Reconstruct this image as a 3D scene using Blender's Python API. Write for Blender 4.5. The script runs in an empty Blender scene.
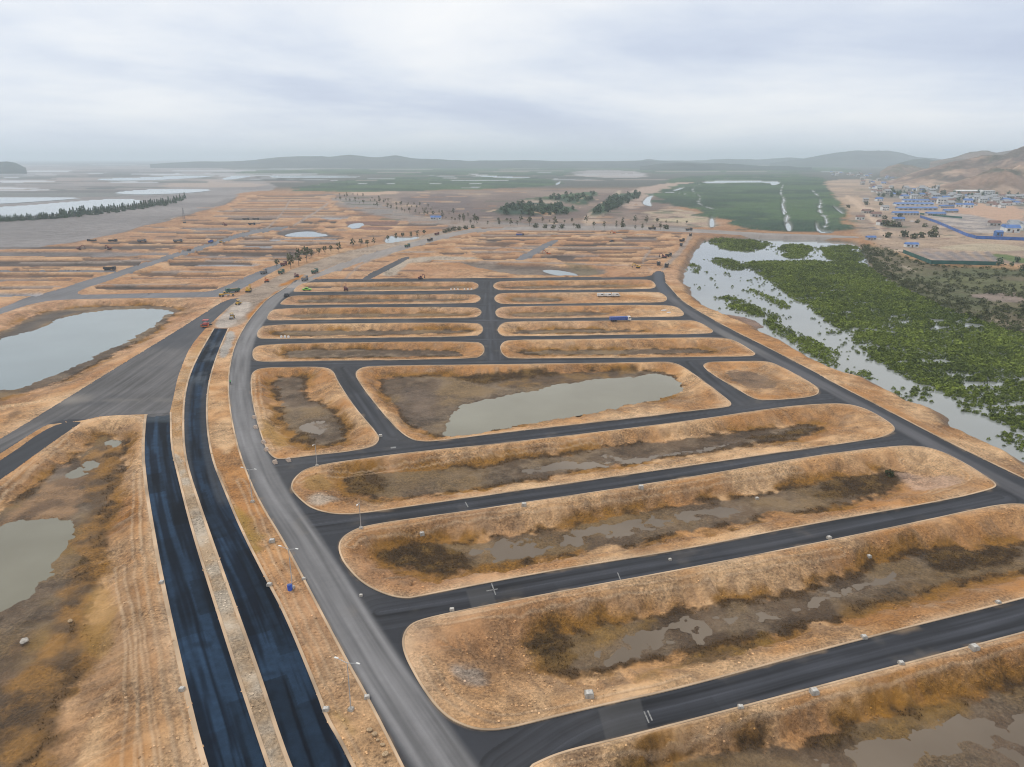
import bpy, math, random
import numpy as np
from mathutils import Vector

random.seed(11)
rng = np.random.default_rng(5)
sc = bpy.context.scene
col = sc.collection

# ---------------------------------------------------------------- camera
FPX, CX, CY, CAMH = 720.0, 512.0, 383.5, 80.0
TH = math.atan((CY - 158.0) / FPX)
cam_d = bpy.data.cameras.new("camera")
cam_d.sensor_width = 36.0
cam_d.lens = FPX / 1024.0 * 36.0
cam_d.clip_start = 0.5
cam_d.clip_end = 80000.0
cam = bpy.data.objects.new("camera", cam_d)
col.objects.link(cam)
cam.location = (0, 0, CAMH)
cam.rotation_euler = (math.pi / 2 - TH, 0, 0)
sc.camera = cam

# ---------------------------------------------------------------- sky, sun, exposure
SUN_EL, SUN_ROT = math.radians(48), math.radians(-60)
w = bpy.data.worlds.new("World")
sc.world = w
w.use_nodes = True
nt = w.node_tree
nt.nodes.clear()
N = nt.nodes.new
L = nt.links.new
out = N("ShaderNodeOutputWorld")
bg = N("ShaderNodeBackground")
bg.inputs["Strength"].default_value = 0.1
sky = N("ShaderNodeTexSky")
sky.sky_type = 'NISHITA'
sky.sun_disc = False
sky.sun_elevation = SUN_EL
sky.sun_rotation = SUN_ROT
sky.altitude = 80
sky.air_density = 1.0
sky.dust_density = 2.0
tc = N("ShaderNodeTexCoord")
sep = N("ShaderNodeSeparateXYZ")
L(tc.outputs["Generated"], sep.inputs[0])
zc = N("ShaderNodeMath"); zc.operation = 'MAXIMUM'; zc.inputs[1].default_value = 0.0
L(sep.outputs["Z"], zc.inputs[0])
za = N("ShaderNodeMath"); za.operation = 'ADD'; za.inputs[1].default_value = 0.17
L(zc.outputs[0], za.inputs[0])
dx = N("ShaderNodeMath"); dx.operation = 'DIVIDE'
dy = N("ShaderNodeMath"); dy.operation = 'DIVIDE'
L(sep.outputs["X"], dx.inputs[0]); L(za.outputs[0], dx.inputs[1])
L(sep.outputs["Y"], dy.inputs[0]); L(za.outputs[0], dy.inputs[1])
cmb = N("ShaderNodeCombineXYZ")
L(dx.outputs[0], cmb.inputs[0]); L(dy.outputs[0], cmb.inputs[1])


def wnoise(scale, detail, rough, off, dist=0.0):
    m = N("ShaderNodeMapping")
    m.inputs["Location"].default_value = off
    m.inputs["Scale"].default_value = (scale, scale * 0.95, 1)
    L(cmb.outputs[0], m.inputs[0])
    n = N("ShaderNodeTexNoise")
    n.inputs["Scale"].default_value = 1.0
    n.inputs["Detail"].default_value = detail
    n.inputs["Roughness"].default_value = rough
    n.inputs["Distortion"].default_value = dist
    L(m.outputs[0], n.inputs["Vector"])
    return n


def ramp(tree, src, stops):
    r = tree.nodes.new("ShaderNodeValToRGB")
    while len(r.color_ramp.elements) > 1:
        r.color_ramp.elements.remove(r.color_ramp.elements[-1])
    for i, (p, c) in enumerate(stops):
        e = r.color_ramp.elements[0] if i == 0 else r.color_ramp.elements.new(p)
        e.position = p
        e.color = (c[0], c[1], c[2], 1)
    tree.links.new(src, r.inputs[0])
    return r


n1 = wnoise(0.42, 7, 0.48, (2.2, 0.6, 0), 0.6)
n2 = wnoise(0.8, 7, 0.58, (8.3, 2.2, 0), 0.2)
nm = N("ShaderNodeMath"); nm.operation = 'MULTIPLY_ADD'; nm.inputs[1].default_value = 0.34
L(n2.outputs[0], nm.inputs[0])
nm2 = N("ShaderNodeMath"); nm2.operation = 'MULTIPLY'; nm2.inputs[1].default_value = 0.66
L(n1.outputs[0], nm2.inputs[0]); L(nm2.outputs[0], nm.inputs[2])
# the higher the cloud, the thinner and whiter
el = N("ShaderNodeMath"); el.operation = 'MULTIPLY_ADD'; el.inputs[1].default_value = 0.42; el.inputs[2].default_value = -0.03
L(zc.outputs[0], el.inputs[0])
ad = N("ShaderNodeMath"); ad.operation = 'ADD'
L(nm.outputs[0], ad.inputs[0]); L(el.outputs[0], ad.inputs[1])
cr = ramp(nt, ad.outputs[0], [(0.38, (5.7, 6.4, 8.0)), (0.45, (6.6, 7.3, 8.7)),
                              (0.51, (7.9, 8.45, 9.4)), (0.57, (9.1, 9.4, 9.9)), (0.66, (10.3, 10.35, 10.4))])
# paler, slightly warm band low over the horizon
hz = N("ShaderNodeMapRange")
hz.inputs["From Min"].default_value = 0.0
hz.inputs["From Max"].default_value = 0.055
hz.inputs["To Min"].default_value = 0.75
hz.inputs["To Max"].default_value = 0.0
L(zc.outputs[0], hz.inputs["Value"])
mh = N("ShaderNodeMix"); mh.data_type = 'RGBA'
L(hz.outputs[0], mh.inputs[0]); L(cr.outputs[0], mh.inputs[6])
mh.inputs[7].default_value = (8.0, 8.45, 9.1, 1)
mx = N("ShaderNodeMix"); mx.data_type = 'RGBA'
mx.inputs[0].default_value = 0.94
L(sky.outputs[0], mx.inputs[6]); L(mh.outputs[2], mx.inputs[7])
L(mx.outputs[2], bg.inputs["Color"])
L(bg.outputs[0], out.inputs["Surface"])

sd_ = bpy.data.lights.new("sun", 'SUN')
sd_.energy = 1.5
sd_.angle = math.radians(10)
sd_.color = (1.0, 0.93, 0.82)
sun = bpy.data.objects.new("sun", sd_)
col.objects.link(sun)
sdir = Vector((math.sin(SUN_ROT) * math.cos(SUN_EL), math.cos(SUN_ROT) * math.cos(SUN_EL), math.sin(SUN_EL)))
sun.rotation_euler = (-sdir).to_track_quat('-Z', 'Y').to_euler()

sc.view_settings.view_transform = 'Standard'
sc.view_settings.look = 'None'
sc.view_settings.exposure = 0.0
sc.view_settings.gamma = 1.0
sc.cycles.use_denoising = True
sc.cycles.volume_bounces = 1
sc.cycles.max_bounces = 6
sc.cycles.filter_width = 1.1
sc.cycles.sample_clamp_indirect = 4.0

# ---------------------------------------------------------------- helpers
ct, st = math.cos(TH), math.sin(TH)


def at(px, py, z=0.0):
    """ground point (at height z) under a pixel of the photograph"""
    xc = (px - CX) / FPX
    yc = (CY - py) / FPX
    Y, Z = ct + yc * st, -st + yc * ct
    t = (z - CAMH) / Z
    return (xc * t, Y * t)


def chaikin(p, n=2, closed=True):
    p = np.asarray(p, float)
    for _ in range(n):
        q = np.roll(p, -1, 0) if closed else p[1:]
        b = p if closed else p[:-1]
        a = np.empty((len(b) * 2, 2))
        a[0::2] = b * 0.75 + q * 0.25
        a[1::2] = b * 0.25 + q * 0.75
        if not closed:
            a = np.vstack([p[:1], a, p[-1:]])
        p = a
    return p


def poly(px, z=0.0, smooth=2):
    p = np.array([at(x, y, z) for x, y in px])
    return chaikin(p, smooth) if smooth else p


def line(px, z=0.0, smooth=2):
    p = np.array([at(x, y, z) for x, y in px])
    return chaikin(p, smooth, False) if smooth else p


def hsh(ix, iy, seed):
    h = (ix.astype(np.int64) * 374761393 + iy.astype(np.int64) * 668265263 + seed * 1274126177) & 0xFFFFFFFF
    h = ((h ^ (h >> 13)) * 1274126177) & 0xFFFFFFFF
    h = h ^ (h >> 16)
    return (h & 0xFFFFFF) / float(0xFFFFFF)


def vnoise(x, y, seed=0):
    ix, iy = np.floor(x), np.floor(y)
    fx, fy = x - ix, y - iy
    fx = fx * fx * (3 - 2 * fx)
    fy = fy * fy * (3 - 2 * fy)
    ix, iy = ix.astype(np.int64), iy.astype(np.int64)
    a, b = hsh(ix, iy, seed), hsh(ix + 1, iy, seed)
    c, d = hsh(ix, iy + 1, seed), hsh(ix + 1, iy + 1, seed)
    return (a * (1 - fx) + b * fx) * (1 - fy) + (c * (1 - fx) + d * fx) * fy


def fbm(x, y, size, octv=4, seed=0, rough=0.5):
    """about -1..1, feature size in metres"""
    s, amp, tot = 0.0, 1.0, 0.0
    x, y = x / size, y / size
    for o in range(octv):
        s = s + amp * (vnoise(x + 17.3 * o, y + 9.1 * o, seed + o * 7) * 2 - 1)
        tot += amp
        amp *= rough
        x, y = x * 2.03 + 0.3 * y, y * 2.03 - 0.3 * x
    return s / tot * 1.6


def sdist(x, y, P, closed=True):
    """signed distance (inside positive) and arc position of nearest point on polyline"""
    best = np.full(x.shape, 1e18)
    arc = np.zeros(x.shape)
    side = np.zeros(x.shape)
    ins = np.zeros(x.shape, bool)
    n = len(P)
    s0 = 0.0
    for i in range(n if closed else n - 1):
        ax, ay = P[i]
        bx, by = P[(i + 1) % n]
        ex, ey = bx - ax, by - ay
        ll = ex * ex + ey * ey
        if ll < 1e-9:
            continue
        ll_ = math.sqrt(ll)
        t = np.clip(((x - ax) * ex + (y - ay) * ey) / ll, 0, 1)
        qx, qy = x - ax - t * ex, y - ay - t * ey
        d = qx * qx + qy * qy
        m = d < best
        best = np.where(m, d, best)
        arc = np.where(m, s0 + t * ll_, arc)
        if not closed:
            side = np.where(m, ex * qy - ey * qx, side)
        s0 += ll_
        if closed:
            c = (ay > y) != (by > y)
            if c.any():
                xi = ax + (y - ay) * ex / (ey if abs(ey) > 1e-12 else 1e-12)
                ins ^= c & (x < xi)
    d = np.sqrt(best)
    if closed:
        return np.where(ins, d, -d), arc
    return np.where(side >= 0, d, -d), arc


def sstep(t):
    t = np.clip(t, 0, 1)
    return t * t * (3 - 2 * t)


def mixc(C, c, m):
    return C * (1 - m[..., None]) + np.asarray(c, float) * m[..., None]


# ---------------------------------------------------------------- materials
MATS = {}


def pmat(name, base, rough=0.7, metal=0.0, var=0.12, scale=1.5, bump=0.0, spec=0.5, emit=None):
    """paint / concrete / metal with soft procedural dirt"""
    if name in MATS:
        return MATS[name]
    m = bpy.data.materials.new(name)
    m.use_nodes = True
    t = m.node_tree
    b = t.nodes["Principled BSDF"]
    b.inputs["Roughness"].default_value = rough
    b.inputs["Metallic"].default_value = metal
    b.inputs["Specular IOR Level"].default_value = spec
    tcx = t.nodes.new("ShaderNodeTexCoord")
    n = t.nodes.new("ShaderNodeTexNoise")
    n.inputs["Scale"].default_value = scale
    n.inputs["Detail"].default_value = 5
    t.links.new(tcx.outputs["Object"], n.inputs["Vector"])
    lo = [max(0, c * (1 - 2 * var)) for c in base]
    hi = [min(1, c * (1 + var)) for c in base]
    r = ramp(t, n.outputs[0], [(0.3, lo), (0.65, hi)])
    t.links.new(r.outputs[0], b.inputs["Base Color"])
    if bump:
        bp = t.nodes.new("ShaderNodeBump")
        bp.inputs["Strength"].default_value = bump
        t.links.new(n.outputs[0], bp.inputs["Height"])
        t.links.new(bp.outputs[0], b.inputs["Normal"])
    MATS[name] = m
    return m


def vmat(name, scales, amp, bump, bdist, rough=0.9, spec=0.3, wet=False, stretch=None):
    """surface whose own colour zones are stored per vertex, broken up by procedural noise"""
    m = bpy.data.materials.new(name)
    m.use_nodes = True
    t = m.node_tree
    b = t.nodes["Principled BSDF"]
    b.inputs["Roughness"].default_value = rough
    b.inputs["Specular IOR Level"].default_value = spec
    at_ = t.nodes.new("ShaderNodeAttribute")
    at_.attribute_name = "zone"
    g = t.nodes.new("ShaderNodeNewGeometry")
    src = g.outputs["Position"]
    acc = None
    for i, (s, a) in enumerate(zip(scales, amp)):
        n = t.nodes.new("ShaderNodeTexNoise")
        n.inputs["Scale"].default_value = s
        n.inputs["Detail"].default_value = 6
        n.inputs["Roughness"].default_value = 0.62
        t.links.new(src, n.inputs["Vector"])
        mr = t.nodes.new("ShaderNodeMapRange")
        mr.inputs["From Min"].default_value = 0.25
        mr.inputs["From Max"].default_value = 0.75
        mr.inputs["To Min"].default_value = 1 - a
        mr.inputs["To Max"].default_value = 1 + a
        t.links.new(n.outputs[0], mr.inputs["Value"])
        if acc is None:
            acc = mr.outputs[0]
            first = n
        else:
            mm = t.nodes.new("ShaderNodeMath")
            mm.operation = 'MULTIPLY'
            t.links.new(acc, mm.inputs[0])
            t.links.new(mr.outputs[0], mm.inputs[1])
            acc = mm.outputs[0]
    if wet:
        pn = t.nodes.new("ShaderNodeTexNoise")
        pn.inputs["Scale"].default_value = 0.07
        pn.inputs["Detail"].default_value = 3
        t.links.new(src, pn.inputs["Vector"])
        pr_ = t.nodes.new("ShaderNodeMapRange")
        pr_.inputs["From Min"].default_value = 0.35
        pr_.inputs["From Max"].default_value = 0.65
        pr_.inputs["To Min"].default_value = 0.25
        pr_.inputs["To Max"].default_value = 1.15
        t.links.new(pn.outputs[0], pr_.inputs["Value"])
        mxn = t.nodes.new("ShaderNodeMix")
        mxn.clamp_factor = False
        mxn.inputs[2].default_value = 1.0
        t.links.new(pr_.outputs[0], mxn.inputs[0])
        t.links.new(acc, mxn.inputs[3])
        acc = mxn.outputs[0]
    vm = t.nodes.new("ShaderNodeVectorMath")
    vm.operation = 'SCALE'
    t.links.new(at_.outputs["Color"], vm.inputs[0])
    t.links.new(acc, vm.inputs["Scale"])
    t.links.new(vm.outputs[0], b.inputs["Base Color"])
    if wet:
        mr = t.nodes.new("ShaderNodeMapRange")
        mr.inputs["To Min"].default_value = rough
        mr.inputs["To Max"].default_value = 0.32
        t.links.new(at_.outputs["Alpha"], mr.inputs["Value"])
        t.links.new(mr.outputs[0], b.inputs["Roughness"])
    if bump:
        bp = t.nodes.new("ShaderNodeBump")
        bp.inputs["Strength"].default_value = bump
        bp.inputs["Distance"].default_value = bdist
        t.links.new(acc, bp.inputs["Height"])
        t.links.new(bp.outputs[0], b.inputs["Normal"])
    return m


def water_mat(name, base, rough=0.06, tint2=None):
    m = bpy.data.materials.new(name)
    m.use_nodes = True
    t = m.node_tree
    b = t.nodes["Principled BSDF"]
    b.inputs["IOR"].default_value = 1.33
    b.inputs["Roughness"].default_value = rough
    g = t.nodes.new("ShaderNodeNewGeometry")
    n = t.nodes.new("ShaderNodeTexNoise")
    n.inputs["Scale"].default_value = 0.03
    n.inputs["Detail"].default_value = 4
    t.links.new(g.outputs["Position"], n.inputs["Vector"])
    r = ramp(t, n.outputs[0], [(0.35, base), (0.7, tint2 or [c * 1.12 for c in base])])
    t.links.new(r.outputs[0], b.inputs["Base Color"])
    n2 = t.nodes.new("ShaderNodeTexNoise")
    n2.inputs["Scale"].default_value = 1.2
    n2.inputs["Detail"].default_value = 3
    t.links.new(g.outputs["Position"], n2.inputs["Vector"])
    bp = t.nodes.new("ShaderNodeBump")
    bp.inputs["Strength"].default_value = 0.04
    bp.inputs["Distance"].default_value = 0.1
    t.links.new(n2.outputs[0], bp.inputs["Height"])
    t.links.new(bp.outputs[0], b.inputs["Normal"])
    return m


M_GROUND = vmat("earth", (0.05, 0.35, 1.8), (0.22, 0.55, 0.62), 1.0, 0.5, wet=True)
M_ASPH = vmat("asphalt", (0.04, 0.5, 6.0), (0.10, 0.10, 0.12), 0.15, 0.02, rough=0.7, spec=0.16, wet=True)
M_NEWASPH = vmat("fresh_asphalt", (0.05, 0.5, 5.0), (0.2, 0.3, 0.2), 0.1, 0.02, rough=0.75, spec=0.07)
M_CANOPY = vmat("mangrove_leaves", (0.02, 0.09, 0.4), (0.18, 0.25, 0.4), 0.6, 2.0)
M_WATER_POND = water_mat("pond_water", (0.16, 0.148, 0.105), tint2=(0.21, 0.2, 0.15))
M_WATER_MUD = water_mat("muddy_water", (0.12, 0.09, 0.062), tint2=(0.19, 0.15, 0.11), rough=0.3)
M_WATER_TIDE = water_mat("tidal_water", (0.21, 0.225, 0.22))
M_WATER_BLUE = water_mat("lagoon_water", (0.16, 0.2, 0.21))


def mesh_obj(name, V, Fc, mat, parent=None, zone=None, smooth=False, kind=None, quads=True):
    me = bpy.data.meshes.new(name)
    V = np.asarray(V, np.float32)
    if isinstance(Fc, np.ndarray):
        k = Fc.shape[1]
        me.vertices.add(len(V))
        me.vertices.foreach_set("co", V.ravel())
        me.loops.add(Fc.size)
        me.loops.foreach_set("vertex_index", Fc.ravel().astype(np.int32))
        me.polygons.add(len(Fc))
        me.polygons.foreach_set("loop_start", np.arange(0, Fc.size, k, dtype=np.int32))
        me.polygons.foreach_set("loop_total", np.full(len(Fc), k, np.int32))
        me.update(calc_edges=True)
    else:
        me.from_pydata([tuple(map(float, v)) for v in V], [], Fc)
        me.update()
    if zone is not None:
        a = me.color_attributes.new("zone", 'FLOAT_COLOR', 'POINT')
        z = np.ones((len(V), 4), np.float32)
        z[:, :zone.shape[1]] = zone
        a.data.foreach_set("color", z.ravel())
    if smooth:
        me.polygons.foreach_set("use_smooth", np.ones(len(me.polygons), bool))
    if mat:
        me.materials.append(mat)
    o = bpy.data.objects.new(name, me)
    col.objects.link(o)
    if parent:
        o.parent = parent
    if kind:
        o["kind"] = kind
    return o
# ---------------------------------------------------------------- outlines traced on the ground plane
BLOCKS = [
    # outer edge, floor outline, floor level, puddles, dark scrub, water material
    dict(n="b1", o=[(528, 767), (540, 761), (556, 754), (580, 747), (609, 740.5), (682, 722), (800, 691), (1024, 632), (1200, 585), (1240, 640), (1240, 880), (560, 890), (520, 800)],
         f=[(640, 775), (690, 757), (760, 745), (820, 736), (850, 727), (900, 712), (960, 696), (1024, 684), (1150, 650), (1180, 700), (1180, 870), (640, 870)], z=-3.2,
         p=[[(770, 775), (830, 752), (900, 731), (960, 716), (1024, 704), (1150, 690), (1150, 850), (800, 850)]],
         d=[[(820, 740), (850, 730), (862, 738), (845, 748)]]),
    dict(n="b2", o=[(402, 638), (408, 626), (422, 619), (476, 607.5), (576, 588.5), (684, 569), (832, 540), (922, 521), (970, 510.5), (1000, 504.5), (1024, 503.6), (1045, 508), (1072, 522), (1092, 545), (1095, 565), (1085, 580), (1024, 599), (859, 640), (684, 688), (596, 707), (530, 723.4), (505, 729.5), (488, 731), (469, 728.6), (445, 717), (425.5, 693.6), (409, 665), (403, 650)],
         f=[(514, 645), (530, 638), (545, 634), (576, 633), (626, 619), (682, 611), (732, 602), (792, 591), (842, 577), (860, 566), (909, 553), (966, 547), (1024, 543), (1060, 540), (1070, 560), (1024, 575), (983, 580), (916, 597), (882, 607), (816, 623), (765, 637), (715, 648), (684, 658), (626, 670), (592, 677), (556, 670), (529, 654)], z=-3.2,
         p=[[(588, 664), (598, 642), (640, 626), (700, 621), (740, 613), (790, 603), (840, 591), (900, 571), (905, 580), (850, 601), (790, 613), (740, 625), (690, 641), (640, 660), (605, 674)]],
         d=[[(514, 645), (542, 634), (574, 634), (584, 650), (578, 670), (556, 670), (529, 654)], [(930, 556), (966, 549), (1024, 545), (1024, 560), (975, 570), (935, 575)]]),
    dict(n="b3", o=[(338.5, 546), (341, 539.5), (348, 533), (364, 526), (417, 518), (480, 509.4), (684, 478.6), (812, 456), (889, 446.5), (916, 445.7), (939, 450), (966, 463.6), (990, 479), (996, 484), (996, 487), (987, 490.5), (949, 500), (795.5, 527), (684, 550), (576, 567), (492, 582), (420, 596.5), (405, 599), (385.5, 595), (362, 583.5), (345, 565), (339.5, 554)],
         f=[(378, 556), (390, 547), (406, 543), (446, 541), (480, 539), (542, 530), (600, 519), (684, 503), (749, 494), (806, 485), (860, 476), (890, 470), (908, 470), (913, 479), (899, 490), (856, 500), (816, 510), (765, 518), (735, 526), (684, 534), (626, 547), (542, 560), (486, 570), (442, 578), (410, 573), (395, 565)], z=-3.1,
         p=[[(455, 549), (480, 544), (542, 535), (620, 523), (690, 511), (745, 504), (752, 511), (700, 521), (640, 535), (560, 549), (500, 560), (475, 562)]],
         d=[[(378, 556), (392, 546), (415, 543), (446, 545), (470, 560), (465, 572), (440, 578), (410, 573)], [(805, 490), (860, 478), (890, 471), (910, 473), (908, 482), (880, 492), (820, 500)]]),
    dict(n="b4", o=[(291, 488), (292, 482), (297, 475.5), (304, 470), (316, 466), (340, 461.8), (417, 451.7), (502, 443.6), (684, 422), (782, 407), (825, 403.7), (849, 404), (869, 410), (889, 422), (895, 427.5), (894, 432), (885, 436.5), (869, 440), (684, 466.5), (480, 496.7), (417, 505.5), (365, 513.2), (345, 514.6), (329, 513.6), (311, 508.4), (300, 499.5), (293, 492)],
         f=[(341, 482), (350, 474), (378, 472), (417, 471), (480, 466), (519, 459), (576, 451), (626, 444), (684, 438), (732, 432), (809, 423), (824, 427), (809, 436), (749, 447), (684, 455), (626, 464), (542, 479), (459, 491), (392, 500), (366, 495), (350, 488)], z=-2.4,
         p=[[(515, 471), (560, 463), (600, 458), (660, 453), (720, 445), (737, 440), (737, 445), (690, 453), (640, 460), (590, 468), (540, 476)]],
         d=[[(341, 482), (352, 473), (382, 472), (386, 485), (380, 497), (392, 500), (366, 495)], [(740, 440), (800, 428), (815, 429), (790, 437)]]),
    dict(n="b5", o=[(250.5, 379), (252.5, 372), (261, 368), (290, 367.2), (324, 367), (333.6, 371), (337, 380), (355, 408), (378, 434), (379.5, 440.5), (372.7, 447), (347, 452), (308, 456), (284, 459.5), (273, 458.5), (265, 447), (257.4, 424), (251.5, 398)],
         f=[(274, 379), (288.6, 376), (310, 377), (306, 388.6), (308, 398), (331.6, 407), (339.5, 418), (349, 433.6), (347, 441.4), (314, 447), (298, 445), (288.6, 428), (277, 412), (277, 394.5)], z=-2.2,
         p=[[(297, 428), (305, 422), (325, 421), (332, 428), (325, 434), (310, 434)]], d=[[(296, 436), (306, 430), (318, 444), (306, 446)]]),
    dict(n="b6", o=[(355.4, 375), (357, 370.5), (363, 367.3), (375, 366), (509, 364.4), (642.6, 362.5), (664, 361.8), (674, 363), (683, 366.5), (700, 378.5), (728, 399.5), (732, 404), (728.5, 407.2), (698, 410.3), (684, 412), (632, 418.5), (509, 432), (440, 440.8), (424, 441.8), (411, 439.8), (396, 428.6), (372, 400), (359, 382)],
         f=[(380, 380), (400, 377), (442, 377), (480, 379), (520, 376), (580, 373), (640, 371), (668, 373), (682, 382), (678, 392), (655, 398), (600, 407), (560, 413), (520, 425), (480, 431.5), (453, 437), (432, 438), (415, 428), (400, 412), (388, 394)], z=-1.9,
         p=[[(449, 438), (446, 424), (455, 413), (465, 406), (480, 402), (500, 397), (530, 390), (590, 381), (640, 376), (664, 374), (677, 380), (681, 390), (672, 396), (655, 400), (620, 405), (605, 410), (580, 417), (540, 422), (520, 426), (500, 430), (480, 434)]],
         d=[[(455, 376), (500, 374), (560, 371), (560, 375), (500, 382), (470, 384)]], clear=True),
    dict(n="b7", o=[(702.5, 366.5), (705, 363.3), (712, 361.8), (757, 361), (768, 361.6), (778, 365), (800, 376.5), (816, 386), (819.4, 391), (817, 395), (806, 397.6), (792, 399), (765, 400.6), (753, 398.6), (737, 389), (714, 375.6)],
         f=[(720, 371), (745, 369), (770, 377), (778, 386), (765, 391), (745, 387), (730, 379)], z=-0.7, p=[], d=[], dry=True),
    dict(n="l1", o=[(252, 354), (254, 348), (262, 344.5), (342, 342.5), (475, 341.5), (483, 344.5), (485, 350), (482, 355.5), (474, 359), (342, 360.5), (262, 362), (254, 360)],
         f=[(284, 350.5), (300, 349), (420, 349), (455, 351), (468, 354.5), (455, 357), (300, 358.3), (284, 357)], z=-1.8, p=[], d=[]),
    dict(n="l2", o=[(257, 334), (259, 329), (265, 325), (342, 323.5), (475, 322.5), (482, 325.5), (483.5, 330), (481, 334), (474, 336.5), (342, 338.3), (264, 339), (258, 338)],
         f=[(273, 331), (342, 329.8), (470, 329.6), (472, 333.5), (342, 336), (276, 336.3)], z=-1.8, p=[], d=[]),
    dict(n="l3", o=[(267, 317), (270, 312), (276, 308.5), (342, 307.5), (474, 307), (480, 309.5), (482, 312.5), (479, 316), (473, 318), (342, 319.3), (275, 320.5), (268, 320)],
         f=[(283, 314), (342, 313.5), (468, 313), (470, 316), (342, 317.6), (285, 318.2)], z=-1.8, p=[], d=[]),
    dict(n="l4", o=[(279, 304), (288, 297), (296, 295.5), (342, 295), (472, 294), (479, 296), (481, 298.5), (478, 302), (470, 303.5), (342, 304.5), (284, 305)],
         f=[(296, 299), (342, 298.8), (470, 298), (471, 300.8), (342, 302.6), (297, 303)], z=-1.8, p=[], d=[]),
    dict(n="l5", o=[(292, 291.5), (300, 284), (310, 282.5), (400, 282), (470, 281.5), (477, 283.5), (479, 286), (476, 289), (468, 290.5), (342, 291.5), (298, 292)],
         f=[(310, 287), (400, 286.5), (470, 286), (471, 288.2), (400, 289.6), (312, 290)], z=-1.6, p=[], d=[]),
    dict(n="r1", o=[(500, 346), (504, 341.5), (512, 340), (600, 339), (700, 337.5), (726, 338), (738, 342), (753, 351.5), (756, 354.5), (750, 356.5), (700, 357), (600, 358), (512, 358.8), (505, 356.5), (501, 352)],
         f=[(518, 350.5), (600, 349.5), (690, 348.5), (716, 350.5), (702, 353.5), (600, 355.2), (521, 355.8)], z=-1.8, p=[], d=[]),
    dict(n="r2", o=[(497.5, 329), (501, 324), (508, 321.5), (600, 321), (690, 320), (700, 322.5), (712, 329.5), (713.5, 332), (708, 334), (640, 334.5), (508, 336.6), (501, 335), (498, 332)],
         f=[(511, 329.5), (560, 329), (645, 329.5), (645, 332), (560, 333.6), (513, 334.3)], z=-1.8, p=[], d=[]),
    dict(n="r3", o=[(495, 311.5), (499, 307.8), (508, 306.5), (600, 305.5), (668, 305), (678, 307.5), (684.5, 313), (683, 316), (675, 317), (600, 317.5), (508, 319), (499, 317.5), (496, 315)],
         f=[(510, 313), (560, 312), (610, 312), (610, 315), (540, 317), (512, 317)], z=-1.5, p=[], d=[]),
    dict(n="r4", o=[(494, 297.5), (498, 294), (506, 293), (600, 292.5), (655, 291.8), (663, 293.5), (668, 299), (664, 302), (655, 302.5), (600, 303), (506, 304.5), (498, 303), (495, 300.5)],
         f=[(508, 298.5), (520, 296.8), (545, 297), (562, 299), (562, 301.6), (515, 302.5)], z=-1.5, p=[], d=[]),
    dict(n="r5", o=[(492.5, 286), (496, 282.5), (504, 281), (600, 280), (648, 279.5), (653, 281.5), (656.5, 286), (653, 288.5), (646, 289), (600, 289.5), (504, 290.5), (496, 289.3)],
         f=[(504, 286.3), (600, 284.8), (640, 284.8), (640, 287), (504, 289.2)], z=-1.5, p=[], d=[]),
]

BLV_L = [(440, 840), (404, 767), (370.6, 701), (348.8, 663), (315.5, 600), (303.5, 577), (291.7, 555), (280, 534), (263, 507), (249.5, 479), (238, 447), (231, 414), (228, 384), (231.5, 357), (238, 338), (249, 320), (260, 307), (267.5, 299), (280, 291), (291, 284)]
E_R = [(655, 271), (664.6, 271), (665, 282), (674, 292), (681.6, 300.5), (698, 311), (729.5, 328.7), (764.7, 346), (820, 374.6), (828, 380), (890.5, 412), (949, 442.6), (1024, 478.7), (1150, 539), (1330, 628)]
NET_OUT = BLV_L + [(296, 279.5), (310, 279), (400, 278.6), (480, 278), (600, 277), (650, 276.2), (652, 275)] + E_R + [(1330, 900), (440, 905)]
LANE1 = [(170, 412.5), (170, 412.5), (170.5, 447), (177, 473.7), (191, 530), (217, 613.5), (240.5, 687), (267, 767), (310, 890), (250, 890), (207, 767), (185, 677), (163.7, 580), (153.6, 525), (147, 484), (143.8, 450), (146.3, 417), (147.5, 414.3), (147.5, 414.3)]
LANE2 = [(214.5, 328.4), (214.5, 328.4), (228, 328.4), (228, 328.4), (217, 353.4), (207.5, 383.5), (205.4, 417), (210.4, 457), (224, 490.4), (240.5, 530), (267, 582), (284, 613.5), (317, 693.6), (325, 718), (340.6, 743.6), (352, 767), (410, 880), (345, 890), (290.5, 767), (260.5, 673.5), (234, 600), (204, 515), (187, 463.7), (183.7, 433.6), (184.7, 393.5), (194, 363.5)]
WEST = [(0, 440), (66, 399), (129, 360), (180, 329), (211, 309), (222, 302), (232, 298.5), (240, 298), (236, 301.5), (229, 306.5), (220, 315), (211, 323), (203, 331), (189, 348), (180, 371), (177, 380), (174, 395), (170, 412.4), (170, 412.4), (147.5, 414.2), (147.5, 414.2), (102, 415.7), (84, 420.5), (52, 424), (45, 425), (0, 453.5), (-180, 570), (-200, 555)]
CARR = [(51, 424.2), (84, 420.8), (75, 426.5), (40, 451), (0, 480.5), (-150, 576), (-190, 574), (0, 462)]
LEFTR = [(-120, 345), (0, 309), (25, 298), (53, 291.5), (78, 283), (117, 272), (156, 259), (199, 246.3), (235, 234), (262, 228.5), (290, 226), (290, 228), (262, 232), (238, 238), (200, 249.5), (152, 265.3), (112, 279.5), (66, 294.8), (110, 294.3), (200, 292.6), (212, 291.4), (222, 288), (233, 282.5), (248, 276), (262, 270), (281, 263), (288, 262), (284, 266), (268, 274.5), (252, 283), (240, 290), (230, 294.5), (218, 297), (200, 297.4), (64, 299), (33, 303), (0, 314.5), (-120, 352)]
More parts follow.
